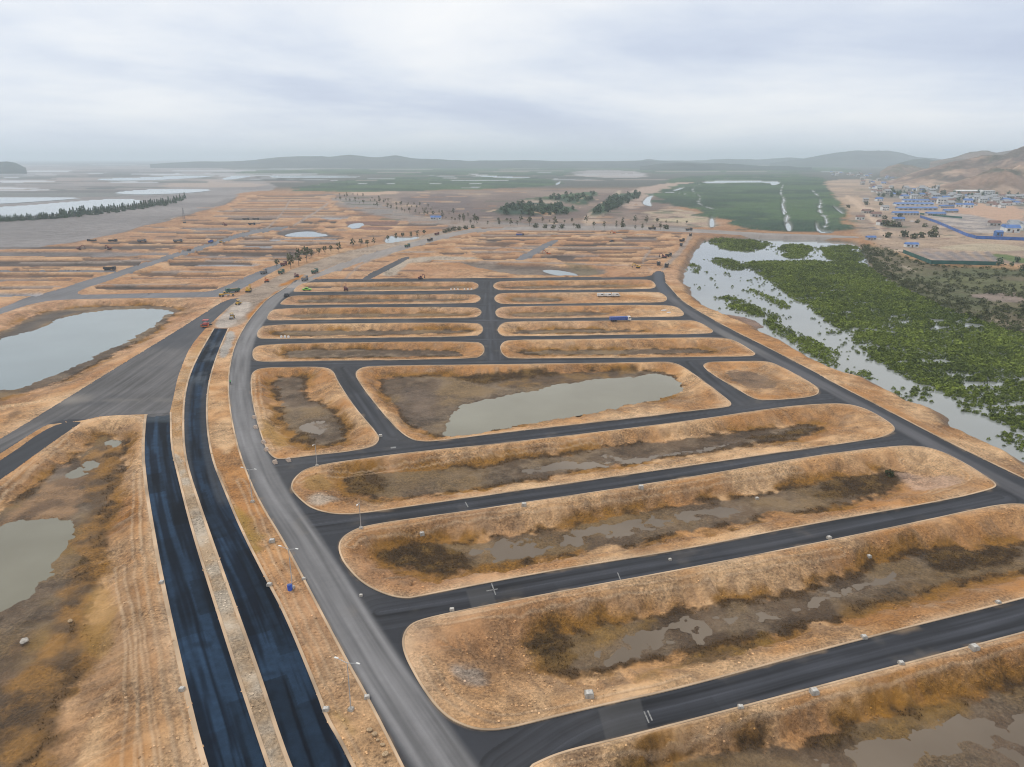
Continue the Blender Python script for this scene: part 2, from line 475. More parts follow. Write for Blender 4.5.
AVEN = [(292, 285), (310, 276.5), (340, 263), (380, 250.5), (420, 240), (455, 231.5), (480, 227.5), (600, 225.5), (700, 229), (760, 233), (860, 236), (860, 238.5), (760, 236.5), (700, 232.5), (600, 229), (490, 230.5), (462, 234), (425, 244), (385, 255), (345, 268), (322, 276), (310, 279), (296, 286.5), (291, 288)]
DIAG = [(359, 279.5), (371, 279.5), (390, 269), (412, 257), (405, 256.5), (385, 266)]
DIAG2 = [(512, 260), (530, 251), (546, 243), (553, 240), (561, 240), (548, 247), (530, 258), (522, 261)]
LEFTX = [(-100, 270.5), (112, 270.3), (120, 271.5), (112, 272.6), (-100, 272.8)]

ROADS = [  # name, outline, material role
    ("road", NET_OUT, [b["o"] for b in BLOCKS]),
    ("road", LANE1, []), ("road", LANE2, []), ("road", WEST, []), ("road", CARR, []), ("road", LEFTR, []),
    ("road", AVEN, []), ("road", DIAG, []), ("road", DIAG2, []), ("road", LEFTX, []),
]

# ---------------------------------------------------------------- terrain grid (finer near the viewpoint's foot, coarser far away)
rows = np.concatenate([np.arange(160.4, 170, 0.4), np.arange(170, 767, 0.8), np.arange(767, 905, 4.0)])
cols = np.arange(-230, 1255, 1.0)
PX, PY = np.meshgrid(cols, rows)
nr, nc = PX.shape


def px2w(px, py):
    xc = (px - CX) / FPX
    yc = (CY - py) / FPX
    t = CAMH / (st - yc * ct)
    return xc * t, (ct + yc * st) * t


def w2px(x, y, z=0.0):
    dz = z - CAMH
    depth = y * ct - dz * st
    v = y * st + dz * ct
    return CX + FPX * x / depth, CY - FPX * v / depth


def snap(Pw):
    """pull grid vertices onto a kerb line so that road edges are clean"""
    px, py = w2px(Pw[:, 0], Pw[:, 1])
    n = len(px)
    for i in range(n):
        a = np.array([px[i], py[i]])
        b = np.array([px[(i + 1) % n], py[(i + 1) % n]])
        k = max(1, int(np.hypot(*(b - a)) / 12))
        for q in range(k):
            p0 = a + (b - a) * q / k
            p1 = a + (b - a) * (q + 1) / k
            lo, hi = np.minimum(p0, p1) - 1.2, np.maximum(p0, p1) + 1.2
            if hi[0] < cols[0] or lo[0] > cols[-1] or hi[1] < 170 or lo[1] > rows[-1]:
                continue
            c0, c1 = np.searchsorted(cols, [lo[0], hi[0]])
            r0, r1 = np.searchsorted(rows, [lo[1], hi[1]])
            if c0 >= c1 or r0 >= r1:
                continue
            sx, sy = PX[r0:r1, c0:c1], PY[r0:r1, c0:c1]
            e = p1 - p0
            ll = e @ e + 1e-12
            t = np.clip(((sx - p0[0]) * e[0] + (sy - p0[1]) * e[1]) / ll, 0, 1)
            qx, qy = p0[0] + t * e[0], p0[1] + t * e[1]
            m = (np.abs(qx - sx) < 0.52) & (np.abs(qy - sy) < 0.45)
            sx[m] = qx[m]
            sy[m] = qy[m]


RP = []
for nm_, o_, hs in ROADS:
    RP.append((poly(o_), [poly(h) for h in hs]))
for o_, hs in RP:
    for p_ in [o_] + hs:
        snap(p_)

X, Y = px2w(PX, PY)
X0 = X.copy(); Y0 = Y.copy()
Z = np.zeros_like(X)
WET = np.zeros_like(X)


def region(P, margin):
    """flat indices of the grid vertices near a polygon"""
    y0, y1 = P[:, 1].min() - margin, P[:, 1].max() + margin
    x0, x1 = P[:, 0].min() - margin, P[:, 0].max() + margin
    return np.nonzero(((Y > y0) & (Y < y1) & (X > x0) & (X < x1)).ravel())[0]


# --- colours of the ground itself
N30, N8, N2 = fbm(X, Y, 38, 4, 1), fbm(X, Y, 9, 4, 2), fbm(X, Y, 2.2, 3, 3)
NB = fbm(X, Y, 22, 4, 4)
N100 = fbm(X, Y, 130, 4, 6)
TAN, PALE, ORANGE = (0.41, 0.205, 0.076), (0.64, 0.415, 0.23), (0.4, 0.16, 0.024)
PINK = (0.48, 0.285, 0.185)
C = np.empty(X.shape + (3,))
C[:] = TAN
C = mixc(C, PALE, sstep(0.5 + 0.6 * N30 + 0.5 * N8))
C = mixc(C, ORANGE, 0.55 * sstep(0.25 + 0.8 * NB + 0.3 * N8))
C = mixc(C, PINK, 0.6 * sstep(0.2 + 0.9 * N100))
C = mixc(C, (0.2, 0.115, 0.06), 0.42 * sstep(-0.05 + 1.1 * N2 + 0.5 * N8))
C = mixc(C, (0.2, 0.105, 0.05), 0.62 * sstep(-0.3 + 1.2 * fbm(X, Y, 15, 5, 8, 0.62)))
FAR = sstep((Y - 330) / 500.0)            # the unfinished northern part is browner
C = mixc(C, (0.27, 0.145, 0.08), 0.66 * FAR)
C = mixc(C, (0.17, 0.105, 0.075), 0.6 * FAR * sstep(-0.1 + 1.1 * fbm(X * 0.22, Y, 26, 4, 9)))

Cf, Zf, Wf = C.reshape(-1, 3), Z.ravel(), WET.ravel()
Xf, Yf = X.ravel(), Y.ravel()
Xf0, Yf0, PYf = X0.ravel(), Y0.ravel(), PY.ravel()
n30, n8, n2, nb, n100 = N30.ravel(), N8.ravel(), N2.ravel(), NB.ravel(), N100.ravel()
CAN = np.zeros(len(Xf), np.int8)           # faces of far mangrove canopy
WATER = []                                  # (polygon, level, material)


def paint(px, color, edge=4.0, z=None, zplane=0.0, nz=0.0, nsize=20.0, alpha=1.0, wet=None, smooth=2, mottle=None, canopy=0, zn=0.0, lump=0.0):
    P = poly(px, zplane, smooth)
    idx = region(P, edge * 1.5 + nz)
    if not len(idx):
        return
    x, y = Xf[idx], Yf[idx]
    sd, _ = sdist(x, y, P)
    if nz:
        sd = sd + nz * fbm(x, y, nsize, 4, 31)
    m = sstep(sd / edge + 0.5) * alpha
    col_ = np.asarray(color, float)
    if mottle:
        q = sstep(0.5 + 0.8 * fbm(x, y, mottle[1], 4, 41))[:, None]
        col_ = col_ * (1 - q) + np.asarray(mottle[0]) * q
    Cf[idx] = Cf[idx] * (1 - m[:, None]) + col_ * m[:, None]
    if z is not None:
        zz = z + (zn * fbm(x, y, 14, 4, 55) if zn else 0)
        Zf[idx] = Zf[idx] * (1 - m) + zz * m
    if lump:
        Zf[idx] += m * lump * (np.clip(fbm(x, y, 2.6, 4, 58, 0.6), 0, 2) + 0.5 * np.abs(fbm(x, y, 6, 3, 59)))
    if wet is not None:
        Wf[idx] = Wf[idx] * (1 - m) + wet * m
    if canopy:
        CAN[idx[sd > 0]] = canopy


# --- far land, tidal flats, mangrove carpets
LANDEND = 3000.0
FARSTRIP = []
GREY = (0.2, 0.175, 0.155)
farm = sstep((Yf - 1750) / 500)
Cf[:] = Cf * (1 - farm[:, None]) + np.array((0.075, 0.08, 0.07)) * farm[:, None]
for k_ in range(110):
    y_ = rng.uniform(203, 246)
    x_ = rng.uniform(-60, 200)
    if x_ > 232 - (y_ - 198) * 4.6 - 10:
        continue
    w_ = rng.uniform(6, 50); h_ = rng.uniform(0.2, 0.8)
    paint([(x_ - w_, y_ + w_ * 0.05), (x_ - w_ * .3, y_ - h_), (x_ + w_ * .7, y_ - h_ * .6 - w_ * .06), (x_ + w_, y_ - w_ * .08), (x_ + w_ * .2, y_ + h_)], [(0.1, 0.088, 0.085), (0.27, 0.25, 0.25), (0.16, 0.135, 0.12)][k_ % 3], 4, nz=6, nsize=40, alpha=0.6, wet=0.8 if k_ % 3 == 1 else None)
for k_ in range(150):
    y_ = 165.2 + 15 * rng.random() ** 1.2
    x_ = rng.uniform(200, 870)
    FARSTRIP.append((k_, x_, y_, rng.uniform(6, 45)))
# purple grey waste ground and avenue strip north of the site
paint([(290, 196), (330, 194), (400, 191), (560, 190), (650, 188), (690, 190), (680, 200), (672, 212), (700, 222), (690, 229), (600, 227), (480, 227), (430, 231), (390, 222), (340, 208)], (0.15, 0.11, 0.095), 30, nz=25, nsize=90, mottle=((0.235, 0.175, 0.14), 120))
paint([(325, 199), (345, 196), (380, 204), (420, 217), (470, 222), (690, 226), (690, 230), (480, 228), (420, 226), (370, 214)], (0.2, 0.18, 0.17), 14, nz=6, nsize=60, mottle=((0.27, 0.215, 0.18), 50))
paint([(400, 195), (455, 193), (475, 198), (470, 206), (500, 213), (570, 217), (575, 220), (500, 219), (440, 210), (405, 203)], (0.13, 0.1, 0.095), 20, nz=18, nsize=70, alpha=0.85)
paint([(345, 192), (395, 190), (400, 194), (360, 196)], (0.42, 0.29, 0.21), 20, nz=12, nsize=80)
paint([(520, 199), (560, 197), (575, 203), (530, 206)], (0.36, 0.28, 0.22), 16, nz=14, nsize=60, alpha=.8)
paint([(640, 214), (672, 207), (700, 213), (718, 222), (716, 228), (660, 226)], (0.42, 0.35, 0.235), 14, nz=12, nsize=50, mottle=((0.33, 0.24, 0.19), 45))
paint([(586, 215), (603, 205), (618, 190), (622, 192), (612, 206), (600, 222), (583, 227)], (0.4, 0.31, 0.24), 8, nz=4, nsize=30)
paint([(626, 190), (660, 184), (688, 180), (700, 181), (684, 188), (650, 196), (640, 208), (630, 212), (622, 206)], (0.36, 0.27, 0.22), 14, nz=14, nsize=70)
for k_ in range(150):
    x_, y_ = rng.uniform(335, 690), rng.uniform(191, 228)
    if y_ < 203 and x_ > 480 and x_ < 640 and k_ % 3 == 0:
        continue
    w_ = rng.uniform(3, 22); h_ = rng.uniform(0.2, 0.7)
    paint([(x_ - w_, y_), (x_ - w_ * .3, y_ - h_), (x_ + w_ * .7, y_ - h_ * .6), (x_ + w_, y_ + h_ * .2), (x_ + w_ * .2, y_ + h_)], [(0.36, 0.22, 0.13), (0.09, 0.065, 0.06), (0.42, 0.3, 0.2), (0.07, 0.085, 0.05), (0.2, 0.115, 0.07)][k_ % 5], 5, nz=8, nsize=25, alpha=0.75)
# tidal flats on the left
paint([(-330, 164.5), (180, 164.5), (245, 170), (262, 180), (285, 189), (238, 192), (236, 197), (228, 203), (205, 210), (180, 216), (130, 229.5), (60, 244.5), (0, 249.5), (-330, 296)], (0.135, 0.12, 0.118), 10, z=-1.6, nz=6, nsize=70, wet=0.6, mottle=((0.2, 0.18, 0.178), 150), zn=0.05)
paint([(70, 242), (95, 236), (125, 229), (180, 214), (205, 206), (226, 199), (236, 197), (230, 204), (180, 217), (130, 230), (60, 245)], (0.12, 0.105, 0.1), 9, nz=9, nsize=60, alpha=0.9)
paint([(-200, 190), (60, 190.5), (140, 190), (150, 193), (110, 196), (40, 196), (-200, 195)], (0.085, 0.1, 0.095), 30, nz=25, nsize=140, alpha=.8)
paint([(60, 176), (130, 175), (210, 172), (210, 175), (120, 178.5), (60, 178)], (0.14, 0.13, 0.12), 40, nz=30, nsize=160, alpha=.7)
paint([(165, 182), (225, 179), (262, 183), (262, 186), (200, 187), (165, 186)], (0.33, 0.25, 0.2), 40, nz=30, nsize=160, alpha=.8)
for wp in ([(-200, 198), (0, 196.6), (60, 196.8), (88, 197.6), (60, 200), (0, 204), (-200, 212)],
           [(-200, 216), (0, 206.5), (60, 202), (100, 198.7), (130, 198.3), (143, 200), (142, 203), (120, 206.5), (95, 210), (60, 213.5), (20, 217), (0, 218), (-200, 226)],
           [(112, 192.5), (130, 190), (160, 188.6), (205, 188.8), (214, 190), (196, 192.5), (165, 194), (140, 194.6), (122, 194)],
           [(-300, 173.3), (0, 173.2), (60, 172.9), (60, 175.3), (0, 176), (-300, 177)],
           [(90, 178.6), (150, 177), (215, 174.3), (215, 176.3), (170, 179.6), (110, 181)],
           [(220, 178.5), (235, 175.5), (252, 174.5), (250, 176.6), (240, 178.4), (226, 180)],
           [(268, 177), (274, 173.6), (284, 174), (312, 175.3), (360, 175.6), (360, 177.6), (300, 178), (278, 178)],
           [(308, 187.5), (318, 185), (330, 183.2), (322, 186), (332, 187.4), (318, 189)],
           ):
    paint(wp, (0.13, 0.125, 0.12), 8, z=-2.4, wet=1.0)
    WATER.append((wp, -1.75, "blue"))
for k_ in range(230):
    y_ = 164.3 + 27 * rng.random() ** 1.5
    x_ = rng.uniform(-220, 285 if y_ > 171 else 980)
    if y_ > 182 and x_ > 150:
        continue
    w_ = rng.uniform(10, 70); h_ = rng.uniform(0.15, 0.5) + (y_ - 164) * 0.035
    paint([(x_ - w_, y_), (x_ - w_ * .3, y_ - h_), (x_ + w_ * .7, y_ - h_ * .6), (x_ + w_, y_ + h_ * .2), (x_ + w_ * .2, y_ + h_)], [(0.035, 0.045, 0.042), (0.4, 0.42, 0.45), (0.06, 0.055, 0.055), (0.22, 0.18, 0.165), (0.03, 0.045, 0.036)][k_ % 5], 12, nz=25, nsize=120, alpha=0.95, wet=0.6 if k_ % 5 == 1 else None)
# green carpets of far mangrove
GA, GB = (0.018, 0.048, 0.028), (0.052, 0.1, 0.04)
for i_, gp in enumerate(([(288, 190.5), (300, 186), (330, 183), (345, 179.5), (420, 176), (520, 176), (562, 181), (560, 185), (520, 187.8), (470, 189.5), (400, 191.3), (330, 191.8)],
           [(232, 171.5), (300, 169.5), (420, 168.4), (600, 167), (830, 166.4), (860, 169.5), (860, 172.3), (700, 172.5), (640, 174), (570, 176), (420, 175), (360, 174.4), (290, 173), (240, 174.5)],
           [(650, 192.5), (668, 186.6), (690, 182.4), (740, 177.6), (800, 176), (822, 177), (832, 186), (845, 205), (854, 222), (860, 232), (800, 233.5), (760, 231), (719, 226.5), (716, 219), (700, 212), (678, 205.5), (655, 200)],
           [(660, 180), (700, 175), (800, 173.4), (820, 175.5), (740, 177.4), (690, 182), (665, 184)],
           [(493, 213), (505, 206.5), (530, 203.5), (572, 207.5), (576, 213.5), (545, 215.5), (510, 216)],
           [(508, 201), (545, 198), (590, 192), (598, 194), (586, 206), (575, 205), (545, 200)],
           [(589, 216), (600, 205), (612, 196), (640, 192), (640, 197), (622, 205), (609, 213), (600, 216.5)])):
    paint(gp, GA, 10, z=(0.4 if i_ in (0, 1, 2, 3) else 3.0), nz=(22 if i_ < 4 else 10), nsize=(90 if i_ < 4 else 40), mottle=(GB, 110), canopy=1)
for wp in ([(700, 181.5), (722, 179.8), (780, 180.6), (781, 183), (772, 186), (770, 182.4), (735, 182.6), (705, 183.2)],
           [(642, 201), (648, 195), (655, 194.2), (650, 199), (653, 206), (648, 206), (643, 204)], [(671, 190), (682, 186.6), (686, 187), (676, 191)],
           [(709, 217), (714, 216), (716, 226), (709, 228)], [(784, 221.5), (789, 220), (793, 226), (791, 231), (787, 231)], [(781, 204), (784, 203), (787, 212), (783, 216)],
           [(815, 222), (818, 222), (819, 229), (832, 229.5), (833, 233), (817, 233)], [(830, 203), (845, 212), (843, 215)],
           [(465, 173.4), (480, 174), (500, 176), (532, 177), (530, 178), (500, 177.6), (478, 176.4)], [(555, 183), (561, 180.5), (560, 183.5), (556, 185)], [(460, 187), (482, 186.6), (482, 187.6), (462, 188)]):
    paint(wp, (0.16, 0.16, 0.15), 6, z=-2.6, wet=1.0, canopy=2)
    WATER.append((wp, -1.9, "blue"))
paint([(570, 172), (600, 170), (640, 171.5), (650, 175), (640, 178), (600, 177.5), (575, 176)], (0.27, 0.25, 0.25), 40, nz=20, nsize=150, wet=.8, z=-1)

def creek(pts, w_=0.45):
    up_ = [(a - 3 * w_ * (abs(pts[0][0] - pts[-1][0]) < 25), b - w_) for a, b in pts]
    dn_ = [(a + 3 * w_ * (abs(pts[0][0] - pts[-1][0]) < 25), b + w_) for a, b in pts][::-1]
    paint(up_ + dn_, (0.2, 0.205, 0.2), 5, z=-0.6, nz=4, nsize=30, wet=1.0, canopy=2, smooth=2)
    WATER.append((up_ + dn_, -0.35, "blue"))


for cp_, cw_ in (( [(783, 185), (780, 193), (785, 200), (781, 206), (788, 214), (786, 222)], .35), ([(700, 184), (690, 190), (702, 197), (696, 203), (712, 209), (726, 212)], .3), ([(812, 190), (822, 200), (818, 210), (828, 220), (824, 229)], .4),
                 ([(660, 193), (672, 192), (690, 195), (700, 193)], .3), ([(350, 184), (380, 183), (410, 184.5), (450, 183), (500, 184.2)], .3), ([(330, 180.4), (400, 179.6), (470, 180.6), (540, 180)], .25), ([(420, 177.6), (480, 178.4), (540, 178), (560, 179)], .2)):
    creek(cp_, cw_ * 0.5)
for k_, x_, y_, w_ in FARSTRIP:
    if x_ > 655 and y_ > 174:
        continue
    h_ = 0.12 + (y_ - 164) * 0.02
    paint([(x_ - w_, y_), (x_ - w_ * .3, y_ - h_), (x_ + w_ * .7, y_ - h_ * .6), (x_ + w_, y_ + h_ * .2), (x_ + w_ * .2, y_ + h_)], [(0.02, 0.045, 0.035), (0.3, 0.32, 0.34), (0.13, 0.115, 0.1), (0.02, 0.04, 0.03), (0.26, 0.22, 0.2)][k_ % 5], 14, nz=25, nsize=130, alpha=0.9, canopy=2 if k_ % 5 in (1, 2, 4) else 0)
for k_ in range(70):
    x_, y_ = rng.uniform(670, 840), rng.uniform(178, 230)
    w_ = rng.uniform(2, 12)
    paint([(x_ - w_, y_), (x_, y_ - 0.5), (x_ + w_, y_ + 0.2), (x_ + w_ * .3, y_ + 0.7)], [(0.022, 0.045, 0.03), (0.075, 0.12, 0.05), (0.05, 0.075, 0.05)][k_ % 3], 10, nz=12, nsize=40, alpha=0.8)
# --- east bank: building sites, sand lots, scrub
paint([(822, 181), (850, 178.5), (880, 180), (900, 184), (945, 186), (1024, 188), (1290, 190), (1290, 258), (1024, 266), (995, 263), (930, 260), (905, 252), (868, 245), (862, 236), (850, 215), (835, 195)], (0.4, 0.29, 0.205), 14, nz=8, nsize=60, mottle=((0.25, 0.19, 0.15), 70))
for k_ in range(46):
    x_, y_ = rng.uniform(845, 1024), rng.uniform(183, 262)
    w_, h_ = rng.uniform(4, 16), rng.uniform(0.5, 1.6)
    paint([(x_ - w_, y_), (x_, y_ - h_), (x_ + w_, y_ - 0.2), (x_ + w_ * .8, y_ + h_), (x_ - w_ * .6, y_ + h_)], [(0.12, 0.1, 0.08), (0.2, 0.16, 0.14), (0.52, 0.4, 0.3), (0.1, 0.11, 0.07)][k_ % 4], 4, nz=5, nsize=12, alpha=0.75)
paint([(842, 196), (856, 205), (872, 222), (884, 240), (890, 240), (878, 221), (862, 204), (850, 195)], (0.5, 0.37, 0.27), 6, nz=3, nsize=20, alpha=.8)
paint([(868, 196), (890, 188), (940, 186), (1024, 190), (1290, 194), (1290, 213), (1024, 207), (950, 203), (935, 199), (895, 199)], (0.1, 0.105, 0.085), 14, nz=10, nsize=60, mottle=((0.2, 0.175, 0.15), 40))
for k_ in range(60):
    x_, y_ = rng.uniform(870, 1024), rng.uniform(186, 240)
    paint([(x_ - 4, y_), (x_, y_ - 0.5), (x_ + 5, y_ - 0.2), (x_ + 3, y_ + 0.5)], [(0.05, 0.07, 0.12), (0.5, 0.5, 0.52), (0.08, 0.08, 0.08), (0.2, 0.1, 0.08)][k_ % 4], 3, nz=3, nsize=8, alpha=0.8)
paint([(945, 205), (975, 203), (1024, 206), (1024, 224), (985, 222), (950, 213)], (0.45, 0.29, 0.2), 10, nz=8, nsize=50)
paint([(925, 215), (970, 213), (1000, 222), (1010, 232), (975, 234), (945, 224)], (0.22, 0.2, 0.2), 8, nz=6, nsize=20, mottle=((0.42, 0.36, 0.32), 18))
paint([(1005, 227), (1060, 224), (1060, 231), (1008, 231)], (0.1, 0.13, 0.075), 5, nz=3, nsize=20)
paint([(925, 247), (985, 243), (1024, 246), (1024, 252), (960, 251)], (0.4, 0.33, 0.235), 8, nz=5, nsize=40)
paint([(990, 254), (1005, 254), (1024, 259), (1070, 262), (1024, 264), (1000, 259)], (0.1, 0.14, 0.04), 4, nz=2, nsize=20)
paint([(912, 252), (930, 246), (975, 257), (994, 264), (932, 262)], (0.28, 0.22, 0.19), 4, nz=2, nsize=15, mottle=((0.36, 0.27, 0.21), 14))
for k_ in range(6):
    q_ = k_ * 12.5
    paint([(921 + q_, 252.5), (926 + q_, 251), (945 + q_ * 0.9, 261.5), (939 + q_ * 0.9, 262)], (0.2, 0.18, 0.18), 3, alpha=0.8, smooth=0)
SCRUB = [(858, 243), (880, 246), (900, 253), (930, 264), (995, 267), (1024, 268), (1290, 274), (1290, 420), (1024, 333), (1000, 328), (970, 316), (940, 305), (905, 288), (880, 275), (868, 262)]
paint(SCRUB, (0.09, 0.1, 0.042), 8, z=-1.9, nz=6, nsize=40, mottle=((0.14, 0.115, 0.065), 45))
paint([(932, 276), (960, 273), (1024, 280), (1290, 292), (1290, 310), (1010, 292), (960, 286)], (0.11, 0.115, 0.045), 6, nz=5, nsize=30)
paint([(966, 292), (990, 289), (1024, 290), (1130, 297), (1130, 304), (1024, 300), (985, 297)], (0.23, 0.18, 0.15), 4, nz=3, nsize=20)
paint([(990, 314), (1030, 324), (1290, 400), (1290, 404), (1028, 327), (990, 316)], (0.27, 0.22, 0.16), 2.5, nz=1, nsize=10)
paint([(898, 262), (915, 270), (918, 269), (902, 262)], (0.3, 0.25, 0.19), 3)

# --- the flooded marsh
SHORE = [(703, 239), (696, 247), (690, 256), (684, 268), (680, 278), (684, 287), (690, 297), (700, 307), (712, 313), (735, 317), (745, 326), (760, 334), (790, 349), (808, 360), (830, 371), (858, 380), (886, 394), (905, 403), (931, 414), (949, 430), (972, 439), (992, 449), (1020, 464), (1150, 535), (1330, 620)]
MARSH = SHORE + [(1330, 440), (1290, 420), (1024, 333), (1000, 328), (970, 316), (940, 305), (905, 288), (880, 275), (868, 262), (860, 244), (840, 241), (770, 238)]
paint(MARSH, (0.07, 0.065, 0.045), 9, z=-3.6, zplane=-3.0, nz=2.2, nsize=12, wet=0.9)
# worn earth at the foot of the embankment
P_ = line(SHORE, -3.0, 1)
idx = region(P_, 14)
sd, ar = sdist(Xf[idx], Yf[idx], P_, False)
m = sstep(1 - np.abs(sd - 1) / (5 + 3 * fbm(Xf[idx], Yf[idx], 9, 3, 77))) * (Yf[idx] > 150)
Cf[idx] = Cf[idx] * (1 - 0.75 * m[:, None]) + np.array((0.2, 0.11, 0.055)) * (0.75 * m[:, None])
paint([(712, 313), (735, 314.5), (758, 321), (766, 327), (752, 329), (735, 323)], (0.2, 0.105, 0.055), 3, z=-2.6, zplane=-2.6, nz=1.5, nsize=6)
WATER.append((MARSH, -3.0, "tide"))

# --- basins between the roads
def basin(b):
    P = poly(b["o"]); Fz = b["z"]
    Fp = poly(b["f"], Fz)
    idx = region(P, 1.0)
    x, y = Xf[idx], Yf[idx]
    so, arc = sdist(x, y, P)
    k = so > 0
    idx, x, y, so, arc = idx[k], x[k], y[k], so[k], arc[k]
    near = 1.0 if P[:, 1].min() < 330 else 0.5
    wx = x + near * (2.0 * fbm(x, y, 9, 5, 61, 0.6) + 0.9 * fbm(x, y, 1.6, 3, 67))
    wy = y + near * (1.5 * fbm(x, y, 8, 5, 62, 0.6) + 0.8 * fbm(x, y, 1.5, 3, 68))
    df, _ = sdist(wx, wy, Fp)
    if not b.get('clear') and not b.get('dry'):
        df = df - 1.0 * near
    t = np.where(df < 0, so / np.maximum(so - df, 1e-3), 1.0)
    rel = sstep((t - 0.17) / 0.66) * 0.88 + 0.12 * sstep((t - 0.3) / 0.7)
    if not b.get('dry') and not b.get('clear'):
        Fz = Fz  # floor level as listed
    a1, a2, a3, a4 = fbm(x, y, 11, 4, 63), fbm(x, y, 3.2, 4, 64), fbm(x, y, 26, 3, 65), fbm(x, y, 1.1, 3, 66)
    z = 0.12 + (Fz - 0.12) * rel + 0.22 * near * a2 * sstep(t * 3) * (1 - sstep(df / 2))
    # erosion gullies run down the bank
    gul = vnoise(arc / 2.3, so / 16, 71) - 0.5 + 0.6 * (vnoise(arc / 0.8, so / 9, 72) - 0.5)
    gm = sstep((t - 0.2) * 4) * sstep((0.88 - t) * 6)
    z = z + gul * 0.8 * gm * near
    c = Cf[idx]
    c = mixc(c, (0.62, 0.44, 0.285), 0.65 * sstep(1 - t / 0.25) * sstep(0.6 + 0.6 * a1))
    c = mixc(c, (0.28, 0.175, 0.1), gm * sstep(0.35 + 1.4 * gul) * 0.65)
    c = mixc(c, (0.5, 0.36, 0.24), gm * sstep(-0.35 + 1.5 * gul + .3 * a1) * 0.5)
    c = mixc(c, (0.2, 0.108, 0.045), 0.75 * sstep((t - 0.42) / 0.5) * sstep(0.55 + 0.8 * a1 + 0.5 * a2))   # damp foot of the bank
    if not b.get("dry"):
        fr = sstep(1.2 - np.abs(df + 1.6) / (2.6 + 1.8 * a1)) * near
        c = mixc(c, (0.27, 0.128, 0.016), fr * sstep(0.6 + 0.9 * a1 + 0.4 * a2) * 0.9)
        fd = sstep(1.25 - np.abs(df + 0.2) / (1.5 + 1.0 * a2 + 0.5 * a1)) * near
        c = mixc(c, (0.06, 0.033, 0.012), fd * sstep(0.7 + 0.9 * a2 + 0.6 * a3) * 0.92)
    inn = sstep(df / 1.4 + 0.35)
    mud = mixc(np.tile((0.125, 0.08, 0.045), (len(x), 1)), (0.2, 0.145, 0.092), sstep(0.45 + 0.8 * a1 + 0.25 * a4))
    mud = mixc(mud, (0.065, 0.038, 0.018), 0.85 * sstep(0.05 + 1.0 * a3 + 0.8 * a2) + 0.6 * sstep(1 - df / 2.2) * sstep(0.6 + a2) * (1 - 0.85 * sstep(0.05 + 1.0 * a3 + 0.8 * a2)))
    mud = mixc(mud, (0.2, 0.115, 0.03), b.get('och', 0.55) * sstep(-0.2 + 0.9 * a1 - 0.8 * a3 + b.get('och', 0.55) * 0.4))
    if b.get("dry"):
        mud = mixc(mud, (0.25, 0.145, 0.075), np.full(len(x), 0.6))
    c = c * (1 - inn[:, None]) + mud * inn[:, None]
    wet = inn * 0.35
    z = z + inn * 0.10 * a1
    wl = Fz - 0.13
    if b['p']:
        z = np.maximum(z, wl + 0.07 + 0.04 * a4)
    for p in b["d"]:
        D = poly(p, Fz)
        dd, _ = sdist(wx, wy, D)
        m_ = sstep(dd / 2.5 + 0.5)
        dk = mixc(np.tile((0.065, 0.036, 0.012), (len(x), 1)), (0.15, 0.085, 0.022), sstep(0.3 + a2))
        c = c * (1 - m_[:, None]) + dk * m_[:, None]
        z = z + m_ * (0.18 + 0.2 * a4)
        wet = wet * (1 - m_)
    for p in b["p"]:
        D = poly(p, wl)
        w2 = 0.9 if b.get("clear") else 1.0
        dd, _ = sdist(x + w2 * near * (2.6 * fbm(x, y, 9, 5, 81, 0.6) + 0.8 * fbm(x, y, 1.8, 3, 83)), y + w2 * near * (1.9 * fbm(x, y, 7, 5, 82, 0.6) + 0.7 * fbm(x, y, 1.7, 3, 84)), D)
        m_ = sstep(dd / 2.2 + 0.5)
        deep = 0.5 if b.get("clear") else 0.02 + 0.14 * a1 + 0.13 * a2
        z = z * (1 - m_) + (wl - deep) * m_
        wet = np.maximum(wet, m_)
    Zf[idx] = z * sstep(so / 0.5) + 0.0
    Cf[idx] = c
    Wf[idx] = wet
    if b["p"]:
        t_ = np.roll(Fp, -1, 0) - np.roll(Fp, 1, 0)
        t_ /= np.maximum(np.linalg.norm(t_, axis=1, keepdims=True), 1e-6)
        ar_ = np.sum(Fp[:, 0] * np.roll(Fp[:, 1], -1) - np.roll(Fp[:, 0], -1) * Fp[:, 1])
        off_ = np.c_[t_[:, 1], -t_[:, 0]] * (1 if ar_ > 0 else -1)
        WATER.append((Fp + off_ * (4.5 if b.get('clear') else 1.0), wl, "pond" if b.get("clear") else "mud"))


for b in BLOCKS:
    basin(b)

WESTB = dict(n="west", o=[(146, 417), (143.6, 450), (147, 484), (153.6, 525), (163.7, 580), (185, 677), (207, 767), (250, 890), (-260, 905), (-310, 690), (-150, 577), (0, 481), (40, 452), (75, 427), (84, 421.5), (102, 416.5), (130, 415)],
             f=[(55, 478), (85, 452), (100, 437), (121, 437), (122, 460), (115, 480), (105, 505), (98, 530), (92, 560), (84, 600), (76, 640), (62, 680), (40, 725), (12, 775), (-20, 810), (-150, 860), (-200, 640), (-100, 560), (-20, 525), (15, 503)], z=-2.4, och=1.0, clear=True,
             p=[[(16, 522), (45, 520.5), (76, 521), (73, 537), (52, 563), (38, 590), (20, 601), (0, 611), (-60, 641), (-70, 560)], [(103, 441), (116, 440), (117, 447), (109, 449)], [(83, 463), (96, 461), (98, 469), (85, 471)], [(66, 475), (82, 469), (87, 478), (70, 481)]],
             d=[[(106, 447), (120, 446), (118, 462), (110, 480), (104, 476)], [(78, 560), (92, 555), (88, 585), (76, 590)]])
basin(WESTB)
WATER[-1] = (WATER[-1][0], WATER[-1][1], "pond")
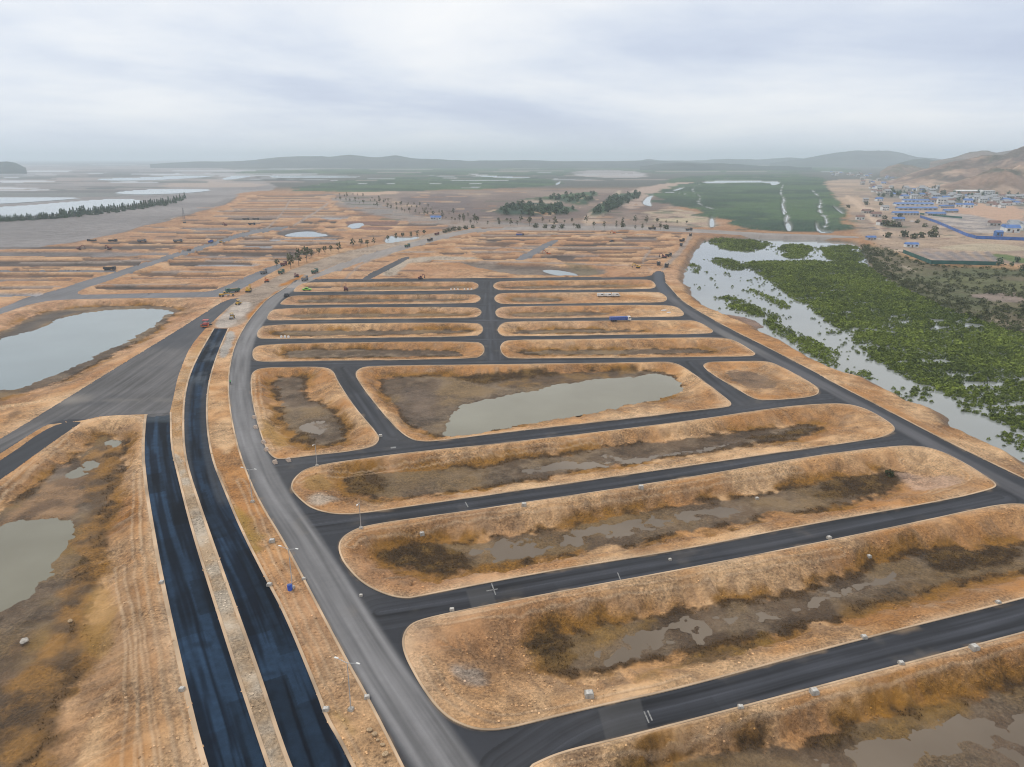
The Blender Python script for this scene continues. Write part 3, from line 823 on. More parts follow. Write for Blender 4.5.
NPOND = dict(n="north_pond", o=[(0, 316), (33, 304.5), (64, 300), (200, 298.5), (222, 299), (222, 303), (180, 331), (129, 362), (66, 401), (0, 442), (-200, 556), (-300, 425)],
             f=[(182, 306), (120, 306), (60, 309), (30, 317), (0, 335), (-100, 362), (-200, 400), (-150, 420), (0, 398), (30, 392), (62, 380), (92, 365), (132, 344), (166, 322)], z=-2.2,
             p=[[(175, 309.5), (117, 309), (82, 313.5), (55, 320.5), (45, 327), (0, 340), (-100, 372), (-160, 405), (-20, 392), (8, 389), (27, 386), (47, 377.6), (82, 362), (109, 349), (137, 337), (160, 320)]], d=[], clear=True)
basin(NPOND)
WATER[-1] = (WATER[-1][0], WATER[-1][1], "blue")
paint([(25, 333), (45, 322), (70, 314), (92, 309.5), (60, 311), (30, 319), (0, 336), (0, 345)], (0.075, 0.06, 0.05), 5, zplane=-2, nz=3, nsize=15, alpha=.85)
paint([(0, 400), (40, 399), (64, 398), (60, 401), (20, 405), (0, 408), (-90, 425), (-90, 412)], PALE, 4, nz=1, nsize=10)
paint([(5, 416), (18, 409), (24, 412), (12, 422), (2, 428)], (0.17, 0.1, 0.05), 3, nz=1.5, nsize=7, alpha=.8)

# --- rows of unfinished plots: shallow trenches with dark floors
RECD = []


def REC(l):
    RECD.extend(l)
    return l


def trench(x0, x1, y, th, color, z=-1.3, alpha=0.97, slant=0.0, crest=True):
    g_ = max(1.2, th * 0.75)
    if crest:
      paint([(x0 - 8, y - g_ - th * .4), (x1 + 6, y - g_ - th * .4), (x1 + 10, y), (x1 + 4, y + th * .5 + g_), (x0 - 4, y + th * .5 + g_), (x0 - 10, y)], (0.5, 0.31, 0.175), 2.2, nz=1.2, nsize=14, alpha=0.7, smooth=1, mottle=((0.38, 0.2, 0.1), 24), z=0.35)
    color = [c * 0.8 for c in color]
    h = th * (0.5 if y > 262 else 0.68)
    s = slant
    paint([(x0, y - h * 0.5 + s), (x0 + 6, y - h + s * .9), (x1 - 6, y - h), (x1, y - h * 0.4), (x1 - 5, y + h), (x0 + 3, y + h + s * .9)], color, 1.6, z=z, zplane=z, nz=1.3, nsize=16, alpha=alpha, smooth=1, mottle=([c * 1.5 for c in color], 35))


DK, BR, GY, LW = (0.075, 0.055, 0.046), (0.14, 0.078, 0.045), (0.17, 0.15, 0.145), (0.29, 0.285, 0.3)
for a in REC([(-120, 176, 248.6, 2.2, DK), (-120, 172, 255, 3.2, GY), (-120, 142, 264.8, 6.5, DK), (-120, 95, 277, 4, BR), (-120, 74, 281.8, 2.2, GY), (-120, 55, 290, 3, BR), (-120, 44, 296.5, 4.5, LW),
          (168, 255, 265.2, 5, DK), (194, 262, 266.6, 3.2, LW), (137, 249, 277, 2.6, BR), (130, 246, 280.3, 1.6, GY), (95, 219, 289.3, 4.2, DK),
          (197, 318, 254.3, 2.4, DK), (185, 300, 257.2, 1.2, GY), (242, 275, 247.5, 2, LW), (222, 340, 245, 2.2, BR), (222, 300, 250.4, 1.4, DK), (243, 275, 239, 2.2, BR), (268, 340, 240.5, 1.6, LW),
          (300, 345, 249.5, 1.6, BR), (180, 262, 229.5, 1.6, GY), (175, 235, 233.8, 1.4, DK), (185, 236, 238.6, 1.6, BR), (226, 280, 219.6, 1.8, DK), (300, 338, 223, 2.4, DK), (320, 350, 218.8, 1.6, LW),
          (90, 175, 243.7, 1.4, DK), (150, 215, 244, 1.4, BR), (190, 262, 224.5, 1.4, BR), (260, 320, 226.5, 1.2, BR), (345, 400, 223.5, 3, (0.2, 0.11, 0.085)), (350, 395, 229, 2.4, (0.22, 0.12, 0.09)), (355, 440, 226, 1.2, DK)]):
    trench(*a)
for i_, yy in enumerate(np.arange(196.5, 218, 2.6)):
    f_ = (yy - 196) / 22
    trench(250 - 42 * f_ + rng.uniform(-4, 8), 322 + 30 * f_ + rng.uniform(-10, 8), yy, 0.9 + f_ * .6, [DK, BR, GY][i_ % 3], alpha=.7)
for a in REC([(495, 640, 230.6, 1.4, BR), (510, 650, 233, 1, DK), (470, 560, 237, 1.6, BR), (560, 640, 236, 1.2, DK), (455, 520, 245, 1.4, BR), (470, 540, 240.8, 1.2, DK), (460, 500, 249.8, 1.8, BR), (440, 470, 254.5, 1.8, DK),
          (480, 512, 254, 1.4, BR), (565, 670, 241.4, 1.6, BR), (560, 640, 246, 1.8, DK), (555, 655, 250.5, 1.6, BR), (540, 585, 258, 2.6, DK), (585, 650, 257.6, 1.6, BR), (560, 650, 262.4, 1.4, BR), (600, 660, 238, 1, DK), (590, 625, 254.5, 1.2, DK),
          (330, 372, 262.5, 2.6, (0.22, 0.14, 0.12)), (335, 375, 272, 2.4, (0.25, 0.16, 0.12)), (412, 434, 263, 2.6, BR), (385, 404, 275.5, 3, BR), (395, 440, 245.5, 1.4, BR), (430, 470, 240, 1.2, DK), (300, 338, 282, 2, BR), (305, 335, 288, 2, DK)]):
    trench(*a)
for yy in np.arange(228.5, 276, 2.3):
    ff = (yy - 228) / 35
    for xa, xb in ((474 - 6 * ff if yy < 262 else 620, 684 - max(0, yy - 238) * 0.9), (max(238 - (yy - 193) * 3.2, -140) + 20, (300 + (262 - yy) * 1.6 if yy < 262 else 205 - (yy - 262) * 2))):
        x_ = xa + rng.uniform(0, 12)
        while x_ < xb - 12:
            w_ = rng.uniform(14, 60)
            if rng.random() < 0.62:
                trench(x_, min(x_ + w_, xb), yy + rng.uniform(-0.4, 0.4), (0.8 + 0.5 * rng.random()) * (0.8 + 0.5 * ff), [DK, BR, DK, GY, (0.2, 0.1, 0.05)][rng.integers(0, 5)], alpha=0.85)
            x_ += w_ + rng.uniform(2, 8)
for a in RECD:
    trench(*a, crest=False)
for k_ in range(520):
    y_ = 197 + 82 * rng.random() ** 1.15
    x_ = rng.uniform(-100, 690)
    xl_ = 235 - (y_ - 193) * 3.2
    if x_ < max(xl_, -120) + 14 or x_ > 690 - max(0, y_ - 236) * 1.0 - 8 or (y_ > 258 and 225 < x_ < 340) or (y_ > 240 and 160 < x_ < 260 and abs((y_ - 298) + (x_ - 64) * 0.3) < 8):
        continue
    w_ = (rng.uniform(3, 26) if k_ % 3 else rng.uniform(1.0, 4.5)) * (y_ - 150) / 90; h_ = rng.uniform(0.3, 0.9) * (y_ - 150) / 90
    cl_ = [(0.1, 0.06, 0.042), (0.2, 0.11, 0.065), (0.5, 0.34, 0.21), (0.11, 0.08, 0.068), (0.33, 0.17, 0.08)][k_ % 5]
    paint([(x_ - w_, y_ + h_ * .3), (x_ - w_ * .4, y_ - h_), (x_ + w_ * .6, y_ - h_ * .7), (x_ + w_, y_), (x_ + w_ * .3, y_ + h_)], cl_, 1.8, nz=1.5, nsize=9, alpha=0.75, z=(1.3 if k_ % 5 in (2, 4) else -0.6) if k_ % 2 else None)
TRACKS = [([(20, 262), (90, 262), (150, 259.5)], .7), ([(0, 287), (60, 286.5)], .6), ([(205, 260.5), (300, 260.3)], .6), ([(150, 271.5), (240, 271.8)], .7), ([(230, 242.5), (350, 242.3)], .5), ([(205, 236.3), (270, 236)], .4),
          ([(292, 226), (312, 214), (328, 203)], .7), ([(262, 231), (275, 221), (285, 208), (290, 199)], .5), ([(345, 256), (400, 252), (440, 252)], .6), ([(455, 247.5), (560, 247.8), (650, 247.5)], .5), ([(480, 234.8), (650, 235)], .4), ([(470, 251.6), (545, 251.8)], .5),
          ([(690, 234), (681, 248), (672, 258), (660, 270)], 1.6), ([(650, 250), (640, 262), (650, 270)], .8), ([(430, 262), (500, 261.5), (640, 266)], .6), ([(96, 284.5), (200, 284.3)], .6), ([(340, 285), (352, 271), (362, 263), (392, 253)], .7), ([(215, 212), (250, 209), (320, 208)], .35)]
for tp_, tw_ in TRACKS:
    up_ = [(a, b - tw_) for a, b in tp_]; dn_ = [(a + (2 * tw_ if abs(tp_[0][0] - tp_[-1][0]) < 60 else 0), b + tw_) for a, b in tp_][::-1]
    paint(up_ + dn_, (0.3, 0.245, 0.21), 2.5, nz=1, nsize=15, alpha=0.85, smooth=1, z=0.05)
paint([(276, 232), (286, 229.5), (300, 228), (316, 230), (330, 234.5), (345, 236), (328, 237.5), (280, 236)], (0.1, 0.085, 0.08), 4, z=-1.0, nz=2, nsize=20)
WP_ = [(283, 235.5), (295, 232.2), (310, 231.2), (322, 233), (330, 235.6), (318, 237), (290, 236.8)]
paint(WP_, (0.15, 0.14, 0.13), 4, z=-1.6, zplane=-1.2); WATER.append((WP_, -1.2, "blue"))
WP_ = [(345, 228), (350, 224), (362, 222.6), (365, 225.5), (356, 229)]
paint(WP_, (0.15, 0.14, 0.13), 4, z=-1.6, zplane=-1.2); WATER.append((WP_, -1.2, "blue"))
WP_ = [(383, 242), (387, 236.5), (393, 235.5), (402, 238), (420, 236), (420, 239), (398, 242.5), (388, 244)]
paint(WP_, (0.2, 0.18, 0.17), 4, z=-1.5, zplane=-1.2); WATER.append((WP_, -1.2, "blue"))
LB = [(464, 264), (470, 262.3), (500, 265), (545, 267.5), (600, 269), (608, 271), (604, 276), (560, 277.5), (520, 276), (486, 271)]
paint(LB, (0.12, 0.088, 0.07), 5, z=-1.5, zplane=-1.4, nz=3, nsize=20, mottle=((0.2, 0.16, 0.13), 30))
WP_ = [(541, 270), (556, 269.8), (574, 273), (580, 276.4), (560, 276.2), (546, 273)]
paint(WP_, (0.15, 0.14, 0.13), 3, z=-2.2, zplane=-1.7); WATER.append((WP_, -1.75, "blue"))
paint([(560, 262), (585, 264), (600, 270), (590, 276), (575, 272)], (0.16, 0.13, 0.07), 4, nz=3, nsize=12, alpha=.6)
# pale haul track and compacted dirt of the avenue under construction
paint([(379, 275), (386, 270), (396, 264), (410, 258), (440, 256), (480, 258), (480, 260), (430, 259.5), (412, 262), (402, 268), (394, 277)], (0.4, 0.33, 0.26), 4, nz=1.5, nsize=15)
paint([(228, 306), (244, 293), (268, 281), (300, 266), (340, 253), (385, 243), (425, 235), (455, 228), (470, 228), (425, 239), (385, 249.5), (345, 262), (310, 275), (285, 286), (262, 303), (250, 317), (236, 328), (214, 328), (222, 316)], (0.29, 0.225, 0.175), 3, nz=1.5, nsize=12, mottle=((0.36, 0.28, 0.215), 20))
paint([(213.5, 328), (222, 316), (234, 306), (244, 301), (252, 303), (250, 309), (240, 318), (229, 328)], (0.44, 0.38, 0.33), 2.5, nz=1, nsize=8)
paint([(218, 354), (224, 340), (229, 330), (236, 333), (232, 345), (228, 356), (222, 358)], (0.4, 0.36, 0.32), 1.6, nz=0.8, nsize=5)
paint([(246, 317), (256, 306), (270, 296), (278, 290), (281, 291), (268, 300), (258, 310), (250, 320)], ORANGE, 3, nz=1, nsize=9)
paint([(274, 288), (290, 280), (303, 274), (304, 276.5), (290, 284.5)], ORANGE, 3, nz=1, nsize=9)
MED = [(171, 452), (178, 474), (191.5, 530), (217.5, 613.5), (241, 687), (267.5, 767), (310, 890), (344, 890), (290, 767), (260, 673.5), (233.5, 600), (203.5, 515), (187, 466), (180, 455)]
paint(MED, (0.5, 0.42, 0.33), 1.0, nz=0.5, nsize=6, mottle=((0.42, 0.3, 0.19), 5))
paint([(172, 412), (175, 395), (186, 362), (200, 340), (214, 328), (204, 345), (191, 368), (183, 395), (182, 433), (185, 455), (172, 450)], (0.42, 0.24, 0.1), 1.2, nz=0.6, nsize=6, mottle=((0.5, 0.34, 0.2), 6), alpha=.8)
# churned orange and brown earth of the left basin, ochre fringes elsewhere
for px_, ca_, cb_, al_ in (([(86, 452), (122, 438), (121, 470), (112, 505), (106, 560), (100, 600), (92, 650), (66, 700), (40, 767), (-10, 800), (-10, 690), (30, 640), (55, 600), (76, 560), (84, 520), (88, 490)], (0.27, 0.135, 0.03), (0.1, 0.055, 0.02), .92),
                           ([(14, 505), (50, 480), (72, 470), (80, 490), (78, 515), (30, 518), (0, 526)], (0.3, 0.175, 0.085), (0.15, 0.085, 0.042), .85),
                           ([(0, 640), (30, 618), (48, 600), (40, 640), (10, 680), (-20, 700)], (0.18, 0.11, 0.06), (0.1, 0.06, 0.03), .85),
                           ([(100, 620), (130, 560), (140, 600), (150, 660), (140, 720), (110, 700)], (0.33, 0.2, 0.1), (0.25, 0.15, 0.08), .45),
                           ([(610, 767), (660, 752), (720, 742), (760, 740), (770, 752), (720, 767)], (0.27, 0.15, 0.03), (0.12, 0.07, 0.025), .75),
                           ([(870, 726), (920, 710), (960, 698), (965, 706), (920, 720), (880, 734)], (0.25, 0.14, 0.03), (0.1, 0.06, 0.02), .7),
                           ([(850, 588), (905, 576), (960, 570), (940, 586), (880, 603), (840, 612)], (0.2, 0.11, 0.03), (0.085, 0.05, 0.02), .8),
                           ([(640, 665), (700, 650), (770, 632), (770, 638), (705, 658), (640, 675)], (0.26, 0.15, 0.03), (0.11, 0.065, 0.022), .8),
                           ([(520, 640), (560, 628), (600, 626), (660, 612), (640, 622), (580, 640), (530, 650)], (0.25, 0.14, 0.03), (0.1, 0.06, 0.022), .7),
                           ([(390, 395), (415, 385), (440, 395), (430, 425), (412, 420)], (0.17, 0.12, 0.085), (0.1, 0.068, 0.045), .6),
                           ([(500, 380), (560, 374), (640, 368), (640, 372), (560, 381), (505, 388)], (0.22, 0.12, 0.03), (0.08, 0.045, 0.02), .8)):
    paint(px_, ca_, 3, zplane=-1.5, nz=3.0, nsize=8, alpha=al_, mottle=(cb_, 4.5), lump=0.38)
def ruts(px, color, gauge=1.7, wd=0.28, alpha=0.5):
    P = line(px)
    idx = region(P, 4)
    d, a = sdist(Xf[idx], Yf[idx], P, False)
    m = sstep(1.5 - np.abs(np.abs(d + 0.25 * fbm(Xf[idx], Yf[idx], 6, 2, 401)) - gauge / 2) / wd) * alpha * (0.5 + 0.5 * vnoise(a / 5, a * 0, 402))
    m = m * ((RSDN[idx] < -0.4) if RSDN is not None else 1)
    Cf[idx] = Cf[idx] * (1 - m[:, None]) + np.asarray(color) * m[:, None]
    Zf[idx] -= 0.06 * m


RSDN = None
for rp_ in ([(145, 440), (142, 500), (150, 570), (168, 660), (186, 767), (200, 850)], [(138, 470), (135, 540), (145, 610), (158, 690), (170, 767), (178, 830)], [(125, 600), (138, 660), (150, 767), (155, 840)], [(118, 560), (128, 620), (132, 700), (128, 767)],
            [(70, 432), (40, 458), (0, 490), (-40, 520)], [(66, 440), (30, 468), (-10, 498)], [(420, 625), (470, 617), (570, 598), (690, 578), (840, 549)], [(425, 660), (450, 700), (490, 722), (560, 712), (690, 680)],
            [(350, 545), (360, 533), (420, 524), (600, 498), (800, 466)], [(300, 482), (320, 471), (420, 458), (600, 437)], [(560, 762), (690, 727), (860, 683), (1024, 641)], [(912, 450), (950, 462), (975, 478), (930, 492)], [(905, 455), (940, 466), (960, 480)],
            [(850, 384), (900, 408), (960, 440), (1020, 470)], [(700, 318), (740, 338), (800, 368)], [(215, 470), (235, 520), (258, 560), (300, 640), (340, 730), (360, 767)], [(240, 480), (262, 530), (300, 600), (340, 680)], [(0, 405), (40, 401), (70, 397), (110, 375)], [(257, 375), (258, 400), (266, 430), (276, 450)],
            [(715, 372), (760, 365), (800, 380), (810, 390)], [(760, 372), (790, 384), (800, 392)]):
    ruts(rp_, (0.55, 0.39, 0.25), alpha=0.55)
    ruts([(a + 2.5, b + 1) for a, b in rp_], (0.22, 0.125, 0.06), wd=0.2, alpha=0.4)
# sand verge between the new lanes: worn orange top, pale concrete-dusted foot
for px_, c_, a_ in (([(232, 500), (246, 520), (262, 545), (256, 556), (244, 535), (234, 518)], (0.3, 0.18, 0.03), .8), ([(331, 712), (352, 716), (360, 735), (345, 738)], (0.3, 0.19, 0.04), .7),
                    ([(214, 425), (230, 424), (236, 450), (222, 456)], PALE, .8), ([(80, 590), (100, 575), (118, 590), (108, 640), (90, 650)], (0.33, 0.19, 0.05), .6),
                    ([(88, 705), (112, 680), (110, 720), (98, 770), (60, 770)], PALE, .8), ([(38, 472), (62, 455), (66, 462), (48, 478)], (0.17, 0.13, 0.1), .7),
                    ([(450, 663), (480, 660), (490, 676), (476, 684), (456, 678)], (0.42, 0.38, 0.34), .6), ([(307, 497), (330, 492), (336, 499), (318, 507)], (0.52, 0.42, 0.33), .9), ([(306, 475), (326, 472), (330, 484), (310, 490)], (0.33, 0.19, 0.05), .7),
                    ([(890, 460), (940, 466), (972, 484), (930, 488), (905, 470)], (0.5, 0.34, 0.25), .7), ([(400, 612), (425, 610), (440, 640), (415, 650)], (0.36, 0.25, 0.17), .5), ([(258, 420), (272, 415), (290, 440), (276, 448), (264, 440)], (0.36, 0.2, 0.04), .7)):
    paint(px_, c_, 2.5, nz=1.5, nsize=6, alpha=a_)
# ---------------------------------------------------------------- roads: which faces of the sheet are carriageway
RID = np.zeros((nr - 1, nc - 1), np.int32)
RSD = {}
for k_, ((o_, hs), (nm_, _, _)) in enumerate(zip(RP, ROADS), 1):
    S = np.full(len(Xf), -50.0)
    idx = region(o_, 2.0)
    S[idx] = sdist(Xf[idx], Yf[idx], o_)[0]
    for h in hs:
        ix = region(h, 4.0)
        S[ix] = np.minimum(S[ix], -sdist(Xf[ix], Yf[ix], h)[0])
    Sg = S.reshape(nr, nc)
    fm = (Sg[:-1, :-1] + Sg[1:, :-1] + Sg[:-1, 1:] + Sg[1:, 1:]) / 4
    RID[(fm > 0) & (RID == 0)] = k_
    RSD[k_] = S
RC = np.tile(np.array((0.03, 0.032, 0.039)), (len(Xf), 1))
RW = np.full(len(Xf), 0.0)
BLV_C = line([(x + 0.5 * wd, y) for (x, y), wd in zip(BLV_L, (105, 84, 62, 55, 45, 42, 39, 37, 33, 28, 25, 21, 20.5, 19, 18, 17, 16, 15, 13, 12))])
E_C = line([(658, 272), (659, 284), (668, 296), (690, 313), (715, 329), (752, 348), (810, 378), (882, 417), (935, 446), (1010, 487), (1140, 550), (1330, 645)])
STREETS = [line(p) for p in (
    [(520, 775), (596, 722), (682, 705), (859, 655), (1024, 615), (1200, 560)], [(380, 612), (476, 597), (576, 578), (684, 559), (824, 533), (1000, 497)],
    [(310, 525), (417, 511.5), (684, 473), (812, 452), (900, 440)], [(270, 466), (342, 459), (440, 447), (502, 438), (684, 417), (782, 402), (830, 398)],
    [(250, 364), (342, 363.6), (509, 361.8), (700, 359.5), (757, 358.5)], [(345, 368), (364, 392), (395, 435)], [(690, 362), (712, 383), (742, 405)],
    [(491, 282), (490, 320), (492, 360)], [(258, 341), (480, 340), (720, 336)], [(266, 321.5), (480, 320.5), (690, 319)], [(276, 306), (480, 305), (664, 304)], [(290, 293), (480, 292), (660, 291)], [(300, 280.5), (480, 279.5), (655, 278)])]
WEST_C = line([(-60, 478), (33, 433), (110, 388), (188, 335), (225, 306), (255, 285), (284, 266)])
LEFT_C = line([(0, 312), (40, 298), (95, 281), (156, 262), (235, 236), (290, 227)])
LANE1_C = line([(158, 413), (157, 450), (172, 525), (195, 600), (225, 700), (245, 767)])
LANE2_C = line([(221, 328), (206, 358), (196, 390), (194, 440), (207, 500), (222, 525), (262, 605), (320, 767)])


def streak(x, y, P):
    d, a = sdist(x, y, P, False)
    s = vnoise(d / 0.7 + 50, a / 22, 91) * 0.5 + vnoise(d / 0.28 + 50, a / 11, 92) * 0.3 + vnoise(d / 1.6 + 9, a / 60, 93) * 0.4
    return d, a, s - 0.6


k1 = np.nonzero(RSD[1] > -3)[0]
x, y = Xf[k1], Yf[k1]
c = RC[k1]
bd = np.full(len(k1), 1e9); bs = np.zeros(len(k1)); bpx = np.zeros(len(k1))
for P_ in STREETS:
    idx = np.nonzero((y > P_[:, 1].min() - 9) & (y < P_[:, 1].max() + 9) & (x > P_[:, 0].min() - 9) & (x < P_[:, 0].max() + 9))[0]
    d, a, s = streak(x[idx], y[idx], P_)
    m = np.abs(d) < bd[idx]
    bd[idx[m]] = np.abs(d[m]); bs[idx[m]] = s[m]
    bp_q = hsh(np.floor(a / 34 + (d > 0) * 0.5).astype(np.int64), (d > 0).astype(np.int64), 141) - 0.5 + 0.5 * (np.abs(d) < 0.16)
    bpx[idx[m]] = bp_q[m]
nn = fbm(x, y, 14, 4, 95)
bp_ = np.zeros(len(k1))
c = c * (1 + (1.7 * bs * (bd < 6))[:, None]) * (1 + 0.18 * nn + 0.45 * bpx)[:, None]
c = mixc(c, (0.075, 0.075, 0.08), 0.45 * sstep(-0.1 + 0.9 * fbm(x, y, 30, 3, 96)))
edge = sstep(1 - RSD[1][k1] / 1.1)
c = mixc(c, (0.02, 0.02, 0.023), 0.55 * edge)
for P_, hw, cl, st_ in ((BLV_C, 4.6, (0.145, 0.143, 0.148), 1.0), (E_C, 3.6, (0.074, 0.074, 0.082), 0.7)):
    d, a, s = streak(x, y, P_)
    m = sstep((hw - np.abs(d)) / 1.8)
    tr = 1 - 0.45 * sstep(1 - np.abs(np.abs(d) - 1.3) / 0.5) + 0.0
    cc = np.asarray(cl) * (1 + st_ * s + 0.12 * fbm(x, y, 20, 3, 97))[:, None]
    c = c * (1 - m[:, None]) + cc * m[:, None]
    if P_ is E_C:
        m2 = m * sstep(1 - np.abs(y - at(745, 338)[1]) / 45)
        c = mixc(c, (0.16, 0.155, 0.15), 0.6 * m2)
        m3 = m * sstep((y - at(668, 298)[1]) / 30)
        c = mixc(c, (0.05, 0.062, 0.085), 0.8 * m3)
    else:
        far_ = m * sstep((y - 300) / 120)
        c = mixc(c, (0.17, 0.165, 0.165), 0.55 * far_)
# dust carried onto the streets at junctions
c = mixc(c, (0.2, 0.17, 0.14), 0.3 * sstep(-0.35 + 0.9 * fbm(x, y, 6, 4, 98)) * sstep(1 - np.abs(bd - 3) / 6))
for pch in ([(466, 590.5), (490, 586), (497, 604), (472, 608.5)], [(598, 709), (640, 698), (648, 728), (606, 740)]):
    P_ = poly(pch, 0, 0)
    dd = sdist(x, y, P_)[0]
    c = mixc(c, (0.085, 0.083, 0.083), 0.4 * sstep(dd / 0.3 + 0.5))
snd = sstep(1 - RSD[1][k1] / (0.5 + 1.3 * sstep(fbm(x, y, 9, 4, 131)))) * sstep(0.2 + fbm(x, y, 5, 4, 132))
c = mixc(c, (0.3, 0.21, 0.13), 0.55 * snd)
RC[k1] = c
RW[k1] = 0.15 * edge
for kk, CL, base, cl2, wv in ((2, LANE1_C, (0.0025, 0.0065, 0.0145), (0.012, 0.027, 0.052), 0.28), (3, LANE2_C, (0.0025, 0.006, 0.0135), (0.0105, 0.023, 0.044), 0.25)):
    ki = np.nonzero(RSD[kk] > -3)[0]
    x, y = Xf[ki], Yf[ki]
    d, a, s = streak(x, y, CL)
    c = np.tile(np.array(base), (len(ki), 1))
    c = mixc(c, cl2, sstep(0.4 + 0.35 * fbm(x + 0.0, y * 0.3, 5, 4, 101) + 3.6 * s))
    pas = hsh(np.floor(a / 13 + (d > 0) * 0.4).astype(np.int64), (d > 0).astype(np.int64), 111 + kk)
    c = c * (0.55 + 1.0 * pas)[:, None]
    c = mixc(c, np.asarray(base) * 0.55, 0.6 * sstep(-0.3 + 1.0 * fbm(x, y, 2.5, 3, 102)))
    if kk == 3:
        up = sstep((y - at(200, 388)[1]) / 12)
        c = mixc(c, (0.07, 0.085, 0.105), up * sstep(0.1 + 0.9 * s + 1.0 * fbm(x, y * .6, 7, 4, 103)) * 0.75)
        lf = sstep((-d - 1.2) / 1.2) * sstep((y - at(200, 510)[1]) / 6) * (1 - up)
        lf = np.maximum(lf, sstep((d - 1.0) / 1.2) * sstep((y - at(200, 510)[1]) / 6) * (1 - up))
        c = mixc(c, (0.055, 0.06, 0.07), lf * 0.55)
    else:
        c = mixc(c, (0.06, 0.075, 0.09), 0.6 * sstep((y - at(158, 424)[1]) / 4))
    RC[ki] = c
    RW[ki] = 0.35
for kk, CL, cl, sv in ((4, WEST_C, (0.088, 0.085, 0.087), 1.0), (5, WEST_C, (0.027, 0.03, 0.037), 0.5), (6, LEFT_C, (0.135, 0.135, 0.145), 0.4), (7, LEFT_C, (0.24, 0.215, 0.2), 0.3), (8, LEFT_C, (0.055, 0.057, 0.065), 0.2), (9, LEFT_C, (0.13, 0.13, 0.14), 0.2), (10, LEFT_C, (0.14, 0.13, 0.135), 0.2)):
    ki = np.nonzero(RSD[kk] > -3)[0]
    x, y = Xf[ki], Yf[ki]
    d, a, s = streak(x, y, CL)
    c = np.asarray(cl) * (1 + sv * s + 0.15 * fbm(x, y, 16, 4, 105))[:, None]
    if kk == 4:
        c = mixc(c, (0.04, 0.042, 0.05), 0.6 * sstep(0.1 + fbm(x, y, 20, 3, 106)))
        c = mixc(c, (0.045, 0.05, 0.062), 0.6 * sstep((y - at(150, 352)[1]) / 12))
        c = mixc(c, (0.21, 0.19, 0.17), 0.7 * sstep(1 - np.hypot(x - at(72, 400)[0], (y - at(72, 400)[1])) / 9))
        c = mixc(c, (0.15, 0.14, 0.13), 0.5 * sstep(1 - np.abs(y - at(150, 400)[1]) / 4) * sstep(fbm(x, y, 4, 3, 107) + .5))
    RC[ki] = c

# ---------------------------------------------------------------- split the sheet into its grounds and link it
Zg = Zf
Zg[PYf < 175] *= 0.3
fi = np.arange((nr - 1) * nc).reshape(nr - 1, nc)[:, :-1]
QUADS = np.stack([fi + nc, fi + nc + 1, fi + 1, fi], -1).reshape(-1, 4)
RIDf = RID.ravel()
canf = (CAN[QUADS] == 1).all(1) & (RIDf == 0)
FID = np.where(RIDf > 0, RIDf, np.where(canf, 20, 0))


def link(name, mask, mat, kind, C_, W_, lift=0.0, zn=None):
    q = QUADS[mask]
    if not len(q):
        return None
    u, inv = np.unique(q, return_inverse=True)
    V = np.stack([Xf[u], Yf[u], Zg[u] + lift], 1)
    if zn is not None:
        V[:, 2] += zn[u]
    zone = np.concatenate([C_[u], W_[u][:, None]], 1)
    return mesh_obj(name, V, inv.reshape(q.shape), mat, zone=np.clip(zone, 0, 1), smooth=True, kind=kind)


# keep every ground vertex of the carriageway flat
for k_ in RSD:
    Zf[RSD[k_] > 0.02] = 0.0
link("ground", (FID == 0) | (FID == 20), M_GROUND, "structure", Cf, Wf)
for k_, (nm_, _, _) in enumerate(ROADS, 1):
    link(nm_, FID == k_, M_NEWASPH if k_ in (2, 3) else M_ASPH, "structure", RC, RW)
cz = 1.6 * np.abs(fbm(Xf, Yf, 18, 4, 120)) + 0.5
bord = np.zeros(len(Xf), bool); bord[np.unique(QUADS[FID != 20])] = True
cz[bord] = 0.05
co = link("far_mangrove", FID == 20, M_CANOPY, "stuff", Cf, Wf, zn=cz)
co["label"] = "dense green carpet of mangrove covering the distant tidal flats"
co["category"] = "mangrove"

WM = dict(pond=M_WATER_POND, mud=M_WATER_MUD, tide=M_WATER_TIDE, blue=M_WATER_BLUE)
for wp, lv, mk in WATER:
    P = wp if isinstance(wp, np.ndarray) else poly(wp, lv, 1)
    cen = P.mean(0)
    if isinstance(wp, np.ndarray) or mk == "tide":
        pass
    # simple polygon fill
    from mathutils.geometry import tessellate_polygon
    v3 = [Vector((p[0], p[1], 0)) for p in P]
    tri = tessellate_polygon([v3])
    V = np.c_[P, np.full(len(P), lv)]
    T = np.array([t for t in tri], np.int32)
    # face up
    a_, b_, c_ = V[T[:, 0]], V[T[:, 1]], V[T[:, 2]]
    up = ((b_ - a_)[:, 0] * (c_ - a_)[:, 1] - (b_ - a_)[:, 1] * (c_ - a_)[:, 0]) < 0
    T[up] = T[up][:, ::-1]
    mesh_obj("water", V, T, WM[mk], kind="structure")

# ---------------------------------------------------------------- kerbs
M_KERB = pmat("kerb_concrete", (0.46, 0.33, 0.215), 0.85, var=0.22, scale=0.1)


